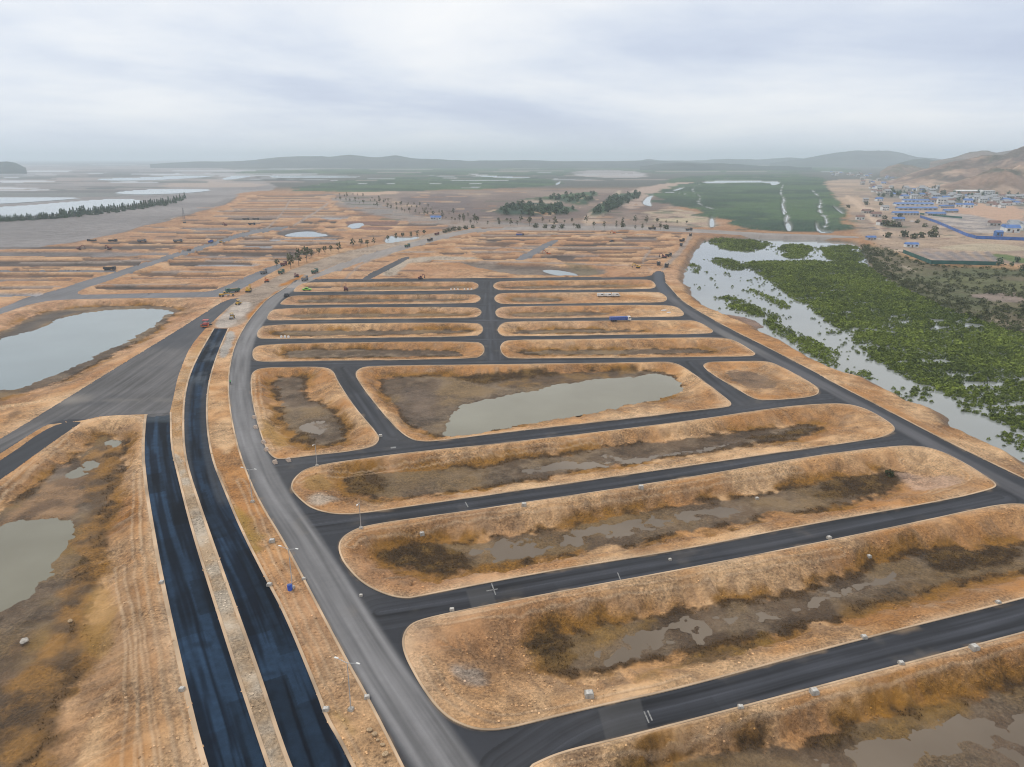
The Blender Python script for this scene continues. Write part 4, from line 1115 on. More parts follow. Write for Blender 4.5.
def kerb(P, closed=True, w_=0.34, h=0.14, flip=False):
    P = np.asarray(P)
    n = len(P)
    nx, pv = np.roll(P, -1, 0), np.roll(P, 1, 0)
    if not closed:
        nx[-1] = P[-1] + (P[-1] - P[-2]); pv[0] = P[0] - (P[1] - P[0])
    t = nx - pv
    t /= np.maximum(np.linalg.norm(t, axis=1, keepdims=True), 1e-6)
    nrm = np.c_[-t[:, 1], t[:, 0]]
    if closed:
        ar = 0.5 * np.sum(P[:, 0] * np.roll(P[:, 1], -1) - np.roll(P[:, 0], -1) * P[:, 1])
        if ar < 0:
            nrm = -nrm
    if flip:
        nrm = -nrm
    prof = [(-0.06, -0.05), (-0.05, h - 0.02), (-0.02, h), (w_, h), (w_ + 0.05, 0.0)]
    V = np.concatenate([np.c_[P + nrm * o, np.full(n, z)] for o, z in prof])
    F_ = []
    m = n if closed else n - 1
    for k in range(len(prof) - 1):
        for i in range(m):
            j = (i + 1) % n
            F_.append((k * n + i, k * n + j, (k + 1) * n + j, (k + 1) * n + i))
    mesh_obj("kerb", V, F_, M_KERB, kind="structure")


for b in BLOCKS:
    P = poly(b["o"])
    kerb(P, w_=0.3)
kerb(line(BLV_L), closed=False, flip=False)
kerb(line(E_R[2:]), closed=False)
kerb(line(LANE1[1:9]), closed=False, w_=0.45)
kerb(line(LANE1[9:-1]), closed=False, w_=0.7)
kerb(line(LANE2[3:17]), closed=False, w_=0.45)
kerb(line(LANE2[17:] + [LANE2[0]]), closed=False, w_=0.5)

# ---------------------------------------------------------------- hills
M_HILL = vmat("hillside", (0.004, 0.015, 0.06), (0.2, 0.25, 0.25), 0.5, 6.0)


def hill(name, prof, D, depth, ca, cb, seed, rough=0.12, pre=None):
    """prof: skyline points of the photograph; the hill stands D metres away and has real depth"""
    pts = []
    for px, py in prof:
        yc = (CY - py) / FPX
        t = D / (ct + yc * st)
        pts.append(((px - CX) / FPX * t, max(0.0, CAMH + t * (-st + yc * ct))))
    pts = np.array(pts)
    if D > 5000:
        pts[:, 1] = pts[:, 1] * (0.93 - 0.22 * sstep((pts[:, 0] + 900) / 700) * (pts[:, 0] < 2600)) + 9 * fbm(pts[:, 0], pts[:, 0] * 0, 350, 3, seed)
    n, m = 220, 40
    u = np.linspace(pts[0, 0], pts[-1, 0], n)
    hgt = np.interp(u, pts[:, 0], pts[:, 1])
    kern = np.ones(5) / 5
    hgt = np.convolve(np.pad(hgt, 2, 'edge'), kern, 'valid')
    v = np.linspace(-1, 1, m)
    U, Vv = np.meshgrid(u, v)
    XX = U * (1 + Vv * depth / D)
    YY = D + Vv * depth
    fall = np.clip(1 - np.abs(Vv) ** 1.6, 0, 1)
    nz = fbm(XX, YY, depth * 0.5, 5, seed)
    ridge = 1 - np.abs(fbm(XX, YY, depth * 0.35, 4, seed + 3))
    ZZ = hgt[None, :] * fall * (1 + rough * nz + rough * (ridge - 0.7)) - 6 * (np.abs(Vv) > 0.97)
    cc = mixc(np.tile(np.array(ca), U.shape + (1,)), cb, sstep(0.4 + 0.9 * fbm(XX, YY, depth * 0.25, 5, seed + 9)))
    if pre:
        cc = pre(XX, YY, ZZ, cc)
    f = np.arange((m - 1) * n).reshape(m - 1, n)[:, :-1].ravel()
    Q = np.stack([f, f + 1, f + n + 1, f + n], 1)
    mesh_obj(name, np.stack([XX, YY, ZZ], -1).reshape(-1, 3), Q, M_HILL, zone=cc.reshape(-1, 3), smooth=True, kind="structure")


FOREST, FOREST2 = (0.024, 0.038, 0.038), (0.045, 0.06, 0.05)
hill("hill", [(-60, 166), (-20, 163.5), (0, 162.5), (8, 162), (16, 163), (22, 166), (26, 168)], 4300, 260, FOREST, FOREST2, 3)
hill("hill", [(150, 165), (200, 161.5), (235, 161), (262, 158.6), (280, 156), (300, 155.6), (330, 156), (356, 155.8), (370, 158), (388, 158), (396, 155), (402, 156), (412, 158.6), (440, 159), (470, 158.2), (500, 158), (525, 157.2), (560, 158), (600, 159.5), (640, 159), (700, 161), (730, 163)], 7200, 900, FOREST, FOREST2, 7)
hill("hill", [(590, 162), (640, 158), (648, 154.6), (660, 157.5), (690, 158.8), (730, 158.4), (760, 160), (790, 157), (800, 158), (830, 161)], 9500, 900, FOREST, FOREST2, 17)
hill("hill", [(640, 164), (664, 161.5), (690, 160.5), (705, 161), (720, 162), (760, 164.2), (775, 163), (790, 162.5), (800, 165), (812, 166)], 5600, 450, FOREST, FOREST2, 13)
hill("hill", [(770, 162), (800, 159), (818, 155), (835, 152), (850, 150), (862, 148.8), (876, 149), (890, 150.2), (905, 153), (918, 156.5), (935, 157), (950, 160), (970, 163)], 8200, 900, FOREST, FOREST2, 23)
hill("hill", [(890, 166), (905, 160), (915, 158.2), (925, 157), (935, 158.5), (950, 162)], 5200, 400, FOREST, FOREST2, 29)
hill("hill", [(880, 172), (888, 167), (900, 164.5), (912, 166), (930, 170)], 3500, 160, (0.17, 0.12, 0.09), (0.1, 0.09, 0.06), 33)
hill("hill", [(930, 162), (955, 157.5), (970, 153.4), (985, 152.5), (1000, 151.5), (1020, 149), (1060, 146), (1120, 150)], 4000, 350, (0.1, 0.09, 0.07), (0.17, 0.125, 0.1), 37)


def bare(XX, YY, ZZ, cc):
    q = sstep(0.15 + 1.0 * fbm(XX, YY, 70, 4, 201) - 0.008 * (ZZ - 60))
    cc = mixc(cc, (0.25, 0.165, 0.12), 0.8 * q)
    cut = sstep(-0.55 + 1.5 * fbm(XX, YY * 0.6, 55, 4, 207) + 0.012 * (70 - ZZ))
    cc = mixc(cc, (0.42, 0.3, 0.22), 0.75 * cut)
    return mixc(cc, (0.055, 0.07, 0.045), 0.75 * sstep(-0.25 + 1.3 * fbm(XX, YY, 40, 4, 202)))


hill("hill", [(886, 183), (905, 177), (925, 171.5), (945, 166.5), (962, 163.5), (985, 158.5), (1005, 153), (1018, 148), (1040, 143), (1090, 138), (1160, 139), (1230, 150)], 2400, 380, (0.14, 0.1, 0.085), (0.09, 0.075, 0.06), 41, 0.3, bare)
hill("hill", [(940, 186), (955, 183), (970, 179), (985, 174), (1002, 169), (1024, 164.5), (1060, 162), (1120, 166), (1180, 180)], 1900, 170, (0.2, 0.14, 0.105), (0.11, 0.085, 0.06), 43, 0.34, bare)

# ---------------------------------------------------------------- the damp air over the bay
hz_m = bpy.data.materials.new("haze")
hz_m.use_nodes = True
t_ = hz_m.node_tree
t_.nodes.clear()
o_ = t_.nodes.new("ShaderNodeOutputMaterial")
pv = t_.nodes.new("ShaderNodeVolumePrincipled")
pv.inputs["Color"].default_value = (0.79, 0.905, 1.0, 1)
pv.inputs["Density"].default_value = 0.000125
pv.inputs["Anisotropy"].default_value = 0.15
t_.links.new(pv.outputs[0], o_.inputs["Volume"])
hx, hy0, hy1, hz0, hz1 = 30000, -400, 31000, -12.0, 235.0
bv = [(sx * hx, yy, zz) for zz in (hz0, hz1) for yy in (hy0, hy1) for sx in (-1, 1)]
bf = [(0, 2, 3, 1), (4, 5, 7, 6), (0, 1, 5, 4), (2, 6, 7, 3), (0, 4, 6, 2), (1, 3, 7, 5)]
hzo = mesh_obj("haze", bv, bf, hz_m, kind="stuff")
# ---------------------------------------------------------------- vegetation
def leafmat(name, dark, light, rough=0.75, trans=0.15):
    m = bpy.data.materials.new(name)
    m.use_nodes = True
    t = m.node_tree
    b = t.nodes["Principled BSDF"]
    b.inputs["Roughness"].default_value = rough
    b.inputs["Specular IOR Level"].default_value = 0.2
    a = t.nodes.new("ShaderNodeAttribute"); a.attribute_name = "zone"
    oi = t.nodes.new("ShaderNodeObjectInfo")
    g = t.nodes.new("ShaderNodeNewGeometry")
    n = t.nodes.new("ShaderNodeTexNoise"); n.inputs["Scale"].default_value = 0.35; n.inputs["Detail"].default_value = 4
    t.links.new(g.outputs["Position"], n.inputs["Vector"])
    s = t.nodes.new("ShaderNodeMath"); s.operation = 'MULTIPLY_ADD'; s.inputs[1].default_value = 0.4
    t.links.new(a.outputs["Fac"], s.inputs[0])
    s2 = t.nodes.new("ShaderNodeMath"); s2.operation = 'MULTIPLY_ADD'; s2.inputs[1].default_value = 0.35
    t.links.new(oi.outputs["Random"], s2.inputs[0])
    s3 = t.nodes.new("ShaderNodeMath"); s3.operation = 'MULTIPLY'; s3.inputs[1].default_value = 0.45
    t.links.new(n.outputs[0], s3.inputs[0]); t.links.new(s3.outputs[0], s2.inputs[2])
    t.links.new(s2.outputs[0], s.inputs[2])
    r = ramp(t, s.outputs[0], [(0.25, dark), (0.85, light)])
    t.links.new(r.outputs[0], b.inputs["Base Color"])
    return m


M_MANG = leafmat("mangrove_foliage", (0.018, 0.034, 0.007), (0.165, 0.212, 0.03))
M_SCRUB = leafmat("scrub_foliage", (0.03, 0.038, 0.017), (0.11, 0.115, 0.045))
M_CONIF = leafmat("conifer_foliage", (0.028, 0.058, 0.036), (0.095, 0.15, 0.08))
M_SAPL = leafmat("sapling_foliage", (0.045, 0.05, 0.025), (0.12, 0.115, 0.055))
M_DEAD = leafmat("dead_grass", (0.06, 0.033, 0.01), (0.17, 0.095, 0.024))
M_BARK = pmat("bark", (0.11, 0.085, 0.065), 0.9, var=0.3, scale=6)


def clump(n, rx, rz, leaf, seed, shell=0.55, cone=0.0, base=0.0):
    """leaf clumps spread through a crown volume -> verts (4n,3), quads"""
    r = np.random.default_rng(seed)
    d = r.normal(size=(n, 3)); d /= np.linalg.norm(d, axis=1, keepdims=True)
    d[:, 2] = np.abs(d[:, 2]) if base == 0 else d[:, 2]
    rad = shell + (1 - shell) * r.random(n) ** 0.5
    lob = 1 + 0.22 * np.sin(3 * np.arctan2(d[:, 1], d[:, 0]) + seed) * (1 - np.abs(d[:, 2])) + 0.12 * r.normal(size=n)
    p = d * (rad * lob)[:, None]
    if cone:
        h = r.random(n) ** 1.3
        ang = r.random(n) * 6.283
        rr = (1 - h) * (0.35 + 0.65 * r.random(n) ** 0.5) + 0.05
        p = np.c_[np.cos(ang) * rr, np.sin(ang) * rr, h]
        d = np.c_[np.cos(ang), np.sin(ang), 0.5 + 0 * ang]
    c = p * np.array([rx, rx, rz])
    nrm = d + 0.75 * r.normal(size=(n, 3)); nrm[:, 2] += 0.25
    nrm /= np.linalg.norm(nrm, axis=1, keepdims=True)
    a = np.cross(nrm, r.normal(size=(n, 3))); a /= np.linalg.norm(a, axis=1, keepdims=True)
    b = np.cross(nrm, a)
    s = leaf * (0.6 + 0.8 * r.random(n))[:, None]
    k = 0.45 + 0.5 * r.random(n)[:, None]
    V = np.stack([c - a * s, c + b * s * k, c + a * s, c - b * s * k], 1).reshape(-1, 3)
    V[:, 2] += base
    F_ = np.arange(4 * n).reshape(n, 4)
    return V, F_


def scatter(name, temps, pts, size, mat, tint, zs=None, label=None, cat=None):
    """one mass nobody could count"""
    Vs, Fs, Ts = [], [], []
    off = 0
    r = np.random.default_rng(len(pts))
    which = r.integers(0, len(temps), len(pts))
    for w_, (tv, tf) in enumerate(temps):
        sel = np.nonzero(which == w_)[0]
        if not len(sel):
            continue
        a = r.random(len(sel)) * 6.283
        ca, sa = np.cos(a)[:, None], np.sin(a)[:, None]
        s = size[sel][:, None]
        zz = s * (0.75 + 0.5 * r.random(len(sel)))[:, None]
        x = (tv[:, 0] * ca - tv[:, 1] * sa) * s + pts[sel, 0:1]
        y = (tv[:, 0] * sa + tv[:, 1] * ca) * s + pts[sel, 1:2]
        z = tv[:, 2] * zz + pts[sel, 2:3]
        Vs.append(np.stack([x, y, z], -1).reshape(-1, 3))
        Fs.append((tf[None] + (off + np.arange(len(sel)) * len(tv))[:, None, None]).reshape(-1, tf.shape[1]))
        Ts.append(np.repeat(tint[sel], len(tv)))
        off += len(sel) * len(tv)
    V, F_, T = np.concatenate(Vs), np.concatenate(Fs), np.concatenate(Ts)
    o = mesh_obj(name, V, F_, mat, zone=np.repeat(T[:, None], 3, 1), kind="stuff")
    if label:
        o["label"] = label; o["category"] = cat
    return o


MANG = [  # outlines at water level, density, height factor
    ([(738, 262), (765, 277), (777, 286), (792, 298), (806, 306), (818, 317), (836, 326), (848, 336), (863, 352), (884, 366), (902, 379), (922, 385), (945, 395), (970, 406), (996, 413), (1024, 415), (1150, 425), (1330, 450), (1290, 418), (1024, 333), (1000, 328), (970, 316), (940, 305), (905, 288), (880, 275), (866, 263), (830, 261), (780, 261)], 1.0),
    ([(705, 238), (735, 239), (769, 241), (768, 247), (755, 252), (735, 251), (718, 248)], 0.9),
    ([(708, 257), (735, 260), (746, 266), (748, 271), (730, 270), (718, 266)], 0.75),
    ([(692, 264), (697, 264), (701, 273), (696, 274)], 0.9),
    ([(722, 294), (738, 299), (765, 309), (773, 316), (757, 317), (738, 313), (722, 304)], 0.9),
    ([(750, 287), (767, 296), (785, 304), (791, 308), (782, 309), (765, 300)], 0.85),
    ([(765, 321), (776, 313), (783, 317), (783, 327), (800, 334), (812, 338), (822, 344), (840, 354), (840, 369), (826, 366), (804, 355), (790, 343), (776, 332)], 0.8),
    ([(845, 367), (862, 370), (874, 380), (866, 382), (850, 376)], 0.7),
    ([(992, 432), (1012, 434), (1040, 440), (1100, 460), (1060, 470), (1024, 453), (1006, 443)], 0.9),
    ([(988, 416), (1000, 414), (1040, 419), (1080, 430), (1024, 427), (1002, 423)], 0.75),
    ([(776, 245), (800, 244), (814, 247), (806, 258), (785, 259)], 0.85),
    ([(820, 246), (858, 244), (866, 262), (836, 262), (824, 257)], 0.8),
    ([(903, 410), (912, 408), (930, 414), (928, 419), (915, 417)], 0.5),
]
pts_, szs_, tnt_ = [], [], []
for oi_, (mp, den) in enumerate(MANG):
    P = poly(mp, -3.0, 2)
    x0, x1, y0, y1 = P[:, 0].min(), P[:, 0].max(), P[:, 1].min(), P[:, 1].max()
    x1 = min(x1, 420)
    sp = 1.5
    gx, gy = np.meshgrid(np.arange(x0 - 3, x1 + 3, sp), np.arange(y0 - 3, y1 + 3, sp))
    gx = (gx + rng.uniform(-0.85, 0.85, gx.shape)).ravel(); gy = (gy + rng.uniform(-0.85, 0.85, gy.shape)).ravel()
    sd, _ = sdist(gx + 2.5 * fbm(gx, gy, 12, 3, 301), gy + 2.5 * fbm(gx, gy, 12, 3, 302), P)
    big = fbm(gx, gy, 26, 4, 303)
    fine = fbm(gx, gy, 9, 3, 304)
    # open water shows through in streaks, most of all along the near edge
    tiny = fbm(gx, gy, 5, 3, 306)
    streaky = fbm(gx * 0.45 + gy * 0.2, gy - gx * 0.25, 7, 3, 307)
    open_ = (0.45 * fine + 0.3 * big + 0.35 * tiny + 0.5 * streaky) < (-0.66 if oi_ == 0 else -0.62) + 0.26 * np.clip(1 - sd / 30, 0, 1)
    if oi_ == 0:
        pxx, pyy = w2px(gx, gy, -3.0)
        chan = np.abs(pyy - (331 + (pxx - 820) * 0.02 + 3 * fbm(gx, gy, 30, 2, 305))) < 1.6
        chan &= (pxx > 845) & (pxx < 985) & (tiny > -0.1)
        ch2 = np.abs(pyy - (322 + (pxx - 935) * 0.14)) < 3.4
        ch2 &= (pxx > 930) & (pxx < 985) & (fine + tiny > 0.25)
        open_ |= (chan & (fine > -0.35)) | ch2
    k = ((sd > -0.6) | ((sd > -7) & (rng.random(len(gx)) < 0.09) & (streaky > -0.1))) & (~open_ | (sd < 0)) & (rng.random(len(gx)) < 0.55 + 0.45 * den)
    gx, gy, sd, big, fine = gx[k], gy[k], sd[k], big[k], fine[k]
    s = (0.6 + 1.0 * rng.random(len(gx)) ** 2.2 + 0.35 * fine) * (0.6 + 0.4 * np.clip(sd / 5, 0, 1)) * (0.75 + 0.3 * den)
    pts_.append(np.c_[gx, gy, np.full(len(gx), -3.05)])
    szs_.append(np.clip(s, 0.4, 2.1))
    tnt_.append(np.clip(0.5 + 0.4 * big + 0.3 * fine + 0.25 * rng.normal(size=len(gx)), 0, 1))
# single tufts out in the water
for px_, py_, n_, sp_ in ((957, 404, 3, 1.5), (963, 408, 4, 2.0), (972, 411, 5, 2), (977, 406, 3, 1.2), (970, 402, 2, 1.2), (914, 394, 7, 3.5), (925, 392, 8, 4), (917, 401, 7, 3), (706, 286, 5, 4), (714, 279, 3, 2), (699, 268, 2, 1), (704, 272, 2, 1.5), (737, 283, 6, 9), (745, 290, 8, 9), (730, 276, 4, 6), (757, 282, 10, 8), (770, 290, 12, 9), (760, 316, 8, 5), (890, 392, 6, 3), (896, 398, 5, 2), (905, 405, 4, 2), (848, 342, 10, 5), (858, 350, 10, 4), (832, 333, 9, 5), (735, 310, 6, 4)):
    c_ = at(px_, py_, -3.0)
    q = np.c_[c_[0] + rng.normal(size=n_) * sp_, c_[1] + rng.normal(size=n_) * sp_, np.full(n_, -3.05)]
    pts_.append(q); szs_.append(rng.uniform(0.4, 1.2, n_)); tnt_.append(rng.uniform(0.05, 0.5, n_))
MP, MS, MT = np.concatenate(pts_), np.concatenate(szs_), np.concatenate(tnt_)
order = np.argsort(np.hypot(MP[:, 0], MP[:, 1]))
MP, MS, MT = MP[order], MS[order], MT[order]
vis = np.nonzero(w2px(MP[:, 0], MP[:, 1], -3)[0] < 1030)[0][:290]
vs_ = np.zeros(len(MP), bool); vs_[vis] = True
near_t = [clump(110, 1.0, 1.15, 0.22, s) for s in (1, 2, 3, 4)]
mid_t = [clump(40, 1.0, 1.25, 0.3, s) for s in (5, 6, 7, 8, 9)]
shr_me = []
for i, (v, f) in enumerate(near_t):
    o = mesh_obj("mangrove_shrub", v, f, M_MANG, zone=np.full((len(v), 3), 0.5))
    shr_me.append(o.data); bpy.data.objects.remove(o)
for i in np.nonzero(vs_)[0]:
    o = bpy.data.objects.new("mangrove_shrub", shr_me[i % 4])
    col.objects.link(o)
    o.location = MP[i]
    o.rotation_euler = (0, 0, random.uniform(0, 6.28))
    o.scale = (MS[i], MS[i], MS[i] * random.uniform(0.7, 1.25))
    o["label"] = "bushy green mangrove shrub on the near edge of the flooded marsh"
    o["category"] = "shrub"
    o["group"] = "mangrove shrubs along the near edge of the marsh"
scatter("mangrove_thicket", mid_t, MP[~vs_], MS[~vs_], M_MANG, MT[~vs_], label="dense green mangrove thicket filling the flooded marsh on the right", cat="mangrove")

# scrub on the drier land behind the marsh
P = poly(SCRUB, -1.9, 2)
gx = rng.uniform(P[:, 0].min(), 520, 30000); gy = rng.uniform(P[:, 1].min(), P[:, 1].max(), 30000)
sd, _ = sdist(gx, gy, P)
pxx, pyy = w2px(gx, gy, -1.9)
dens = 0.12 + 0.9 * sstep(1 - sd / 28) + 0.8 * sstep(fbm(gx, gy, 40, 4, 311) - 0.15)
dens = np.where(np.abs(pyy - (262 + (pxx - 850) * 0.40)) < 7, 1.0, dens)
k = (sd > 0) & (rng.random(len(gx)) < dens * 0.42)
gx, gy = gx[k], gy[k]
scatter("scrub", mid_t, np.c_[gx, gy, np.full(len(gx), -2.0)], 0.6 + 1.6 * rng.random(len(gx)) ** 2, M_SCRUB, rng.random(len(gx)) * 0.7, label="dark olive scrub on the low ground behind the mangroves", cat="scrub")

# dead grass and reeds in the wet floors, clods on the banks
gmask = (RIDf == 0)
vok = np.zeros(len(Xf), bool); vok[np.unique(QUADS[gmask])] = True
cellarea = (Yf / 720.0) ** 2
lum = Cf.mean(1)
cand = np.nonzero(vok & (Yf < 330) & (PYf > 320) & (lum < 0.085) & (Wf < 0.3) & (Zf < -0.5) & (Xf < 170))[0]
pr = cellarea[cand]; pr /= pr.sum()
sel = rng.choice(cand, 15000, p=pr)
tuft = []
for s in range(4):
    r_ = np.random.default_rng(s)
    a_ = r_.random(7) * 6.283
    tv, tf = [], []
    for q, a in enumerate(a_):
        l_, h_ = 0.35 + 0.4 * r_.random(), 0.5 + 0.5 * r_.random()
        dx_, dy_ = math.cos(a), math.sin(a)
        tv += [(-dy_ * 0.13, dx_ * 0.13, 0), (dy_ * 0.13, -dx_ * 0.13, 0), (dx_ * l_, dy_ * l_, h_)]
        tf.append((3 * q, 3 * q + 1, 3 * q + 2))
    tuft.append((np.array(tv), np.array(tf)))
jit = rng.normal(size=(len(sel), 2)) * 0.25
scatter("dead_grass", tuft, np.c_[Xf[sel] + jit[:, 0], Yf[sel] + jit[:, 1], Zf[sel] - 0.03], rng.uniform(0.12, 0.42, len(sel)), M_DEAD, rng.random(len(sel)) * 0.6, label="dark brown dead grass tufts on the damp basin floors", cat="grass")
M_CLOD = vmat("clods", (0.6, 4.0), (0.15, 0.25), 0.4, 0.05)
oc_v = np.array([(1, 0, 0), (-1, 0, 0), (0, 1, 0), (0, -1, 0), (0, 0, 0.8), (0, 0, -0.6), (.6, .6, .45), (-.6, .55, .4), (-.6, -.6, .45), (.55, -.6, .4)], float)
oc_f = np.array([(6, 2, 4), (6, 4, 0), (0, 2, 6), (7, 1, 4), (7, 4, 2), (2, 1, 7), (8, 3, 4), (8, 4, 1), (1, 3, 8), (9, 0, 4), (9, 4, 3), (3, 0, 9)])
clod_t = [(oc_v * (1 + 0.22 * np.random.default_rng(s).normal(size=oc_v.shape)), oc_f) for s in range(5)]
cand = np.nonzero(vok & (Yf < 300) & (PYf > 330) & (lum > 0.14) & (Wf < 0.2) & (Xf < 190) & (fbm(Xf, Yf, 12, 3, 320) + 0.4 * fbm(Xf, Yf, 3, 2, 321) > 0.05) & (np.abs(RSD[1]) > 1.2))[0]
pr = cellarea[cand]; pr /= pr.sum()
sel = rng.choice(cand, 13000, p=pr)
sz_ = 0.06 + 0.22 * rng.random(len(sel)) ** 3
tt = Cf[sel] * rng.uniform(0.65, 1.45, (len(sel), 1))
o_cl = scatter("clods", clod_t, np.c_[Xf[sel], Yf[sel], Zf[sel] + sz_ * 0.2], sz_, M_CLOD, np.zeros(len(sel)) + 0.5, label="loose earth clods and stones strewn over the sandy banks", cat="stones")
# clods keep the colour of the soil they came from
r_ = np.random.default_rng(len(sel)); wh = r_.integers(0, 5, len(sel))
ccs = np.concatenate([np.repeat(tt[wh == q], len(oc_v), 0) for q in range(5)])
o_cl.data.color_attributes["zone"].data.foreach_set("color", np.c_[ccs, np.zeros(len(ccs))].astype(np.float32).ravel())


# ---------------------------------------------------------------- object building kit
class MB:
    def __init__(self):
        self.v, self.f = [], []

    def add(self, v, f):
        o = len(self.v)
        self.v += [tuple(p) for p in v]
        self.f += [tuple(i + o for i in q) for q in f]
        return self

    def box(self, x0, x1, y0, y1, z0, z1, tx=0.0, ty=0.0, sx=0.0):
        """tx, ty: how far the top is drawn in; sx: top shifted along x"""
        v = [(x0, y0, z0), (x1, y0, z0), (x1, y1, z0), (x0, y1, z0), (x0 + tx + sx, y0 + ty, z1), (x1 - tx + sx, y0 + ty, z1), (x1 - tx + sx, y1 - ty, z1), (x0 + tx + sx, y1 - ty, z1)]
        return self.add(v, [(3, 2, 1, 0), (4, 5, 6, 7), (0, 1, 5, 4), (1, 2, 6, 5), (2, 3, 7, 6), (3, 0, 4, 7)])

    def cyl(self, a, b, r0, r1=None, n=12):
        r1 = r0 if r1 is None else r1
        a, b = Vector(a), Vector(b)
        d = (b - a).normalized()
        u = d.orthogonal().normalized(); w_ = d.cross(u)
        v = []
        for c, r in ((a, r0), (b, r1)):
            for k in range(n):
                t = 2 * math.pi * k / n
                v.append(c + (u * math.cos(t) + w_ * math.sin(t)) * r)
        f = [(k, (k + 1) % n, n + (k + 1) % n, n + k) for k in range(n)]
        f += [tuple(range(n))[::-1], tuple(range(n, 2 * n))]
        return self.add(v, f)

    def bar(self, a, b, w_, h):
        a, b = Vector(a), Vector(b)
        d = (b - a).normalized()
        s = d.cross(Vector((0, 0, 1)))
        s = s.normalized() if s.length > 1e-4 else Vector((1, 0, 0))
        u = s.cross(d)
        v = []
        for c in (a, b):
            for p, q in ((-1, -1), (1, -1), (1, 1), (-1, 1)):
                v.append(c + s * (p * w_ / 2) + u * (q * h / 2))
        return self.add(v, [(0, 1, 2, 3)[::-1], (4, 5, 6, 7), (0, 1, 5, 4), (1, 2, 6, 5), (2, 3, 7, 6), (3, 0, 4, 7)])

    def prism(self, pts, y0, y1):
        """outline in x,z drawn out along y"""
        n = len(pts)
        v = [(p[0], y0, p[1]) for p in pts] + [(p[0], y1, p[1]) for p in pts]
        f = [tuple(range(n)), tuple(range(n, 2 * n))[::-1]] + [(k, n + k, n + (k + 1) % n, (k + 1) % n) for k in range(n)]
        return self.add(v, f)

    def build(self, name, mat, parent=None, bevel=0.0):
        o = mesh_obj(name, self.v, self.f, mat, parent)
        import bmesh
        bm = bmesh.new(); bm.from_mesh(o.data)
        bmesh.ops.recalc_face_normals(bm, faces=bm.faces)
        if bevel:
            bmesh.ops.bevel(bm, geom=list(bm.edges), offset=bevel, segments=2, affect='EDGES', clamp_overlap=True)
        bm.to_mesh(o.data); bm.free()
        return o


def thing(name, label, cat, group=None):
    o = bpy.data.objects.new(name, None)
    o.empty_display_size = 0.5
    col.objects.link(o)
    o["label"] = label; o["category"] = cat
    if group:
        o["group"] = group
    return o


def dup(root):
    r = root.copy(); col.objects.link(r)
    for ch in root.children:
        c = ch.copy(); col.objects.link(c); c.parent = r
        for g in ch.children:
            d = g.copy(); col.objects.link(d); d.parent = c
    return r


USED = set()
ZGRID = Zf.reshape(nr, nc)


def ground_at(px, py):
    """point of the ground seen under a pixel, banks and basins included"""
    z = 0.0
    for _ in range(6):
        x, y = at(px, py, z)
        qx, qy = w2px(np.array([x]), np.array([y]))
        i = min(max(int(np.searchsorted(rows, qy[0])), 0), nr - 1)
        j = min(max(int(round(qx[0] - cols[0])), 0), nc - 1)
        z = 0.5 * z + 0.5 * float(ZGRID[i, j])
    x, y = at(px, py, z)
    return x, y, z


def place(proto, px, py, head=None, label=None, group=None, z=0.0, scale=None):
    """first use moves the prototype itself, later uses copy it; head: pixel it points towards"""
    o = proto if proto.name not in USED else dup(proto)
    USED.add(proto.name)
    x, y, z = ground_at(px, py)
    o.location = (x, y, z)
    if head is not None:
        if isinstance(head, tuple):
            hx_, hy_ = at(head[0], head[1], z)
            o.rotation_euler = (0, 0, math.atan2(hy_ - y, hx_ - x))
        else:
            o.rotation_euler = (0, 0, head)
    if label:
        o["label"] = label
    if group:
        o["group"] = group
    if scale:
        o.scale = (scale,) * 3 if not isinstance(scale, tuple) else scale
    return o


P_YEL = pmat("yellow_paint", (0.55, 0.33, 0.03), 0.45, var=0.2)
P_ORG = pmat("orange_paint", (0.5, 0.13, 0.03), 0.45, var=0.2)
P_RED = pmat("red_paint", (0.4, 0.05, 0.04), 0.45, var=0.2)
P_MAR = pmat("maroon_paint", (0.14, 0.035, 0.04), 0.5, var=0.2)
P_GRN = pmat("green_paint", (0.05, 0.12, 0.09), 0.5, var=0.2)
P_LIME = pmat("lime_paint", (0.2, 0.5, 0.05), 0.5, var=0.15)
P_BLU = pmat("blue_paint", (0.04, 0.1, 0.36), 0.45, var=0.2)
P_GRY = pmat("grey_paint", (0.17, 0.18, 0.2), 0.55, var=0.2)
P_DRK = pmat("dark_paint", (0.035, 0.037, 0.045), 0.5, var=0.2)
P_WHT = pmat("white_paint", (0.72, 0.72, 0.7), 0.45, var=0.12)
P_BLK = pmat("rubber", (0.025, 0.025, 0.027), 0.85, var=0.2)
P_GLS = pmat("vehicle_glass", (0.03, 0.04, 0.05), 0.12, var=0.1)
P_STL = pmat("worn_steel", (0.3, 0.3, 0.31), 0.4, metal=0.6, var=0.2)
P_GALV = pmat("galvanised_steel", (0.5, 0.51, 0.52), 0.45, metal=0.4, var=0.12)
P_CONC = pmat("pale_concrete", (0.38, 0.35, 0.31), 0.85, var=0.2, scale=2)
P_SAND = pmat("sand_load", (0.4, 0.27, 0.16), 0.95, var=0.2, scale=3)
P_ROCK = pmat("boulder_stone", (0.42, 0.3, 0.18), 0.95, var=0.25, scale=3, bump=0.6)


def wheels(t, xs, y, r, w_):
    for x in xs:
        for s in (-1, 1):
            wh = MB().cyl((x, s * (y - w_ / 2), r), (x, s * (y + w_ / 2), r), r, n=14).build("wheel", P_BLK, t, 0.03)
            MB().cyl((x, s * (y + w_ / 2 - 0.02), r), (x, s * (y + w_ / 2 + 0.03), r), r * 0.5, n=10).build("rim", P_STL, wh)


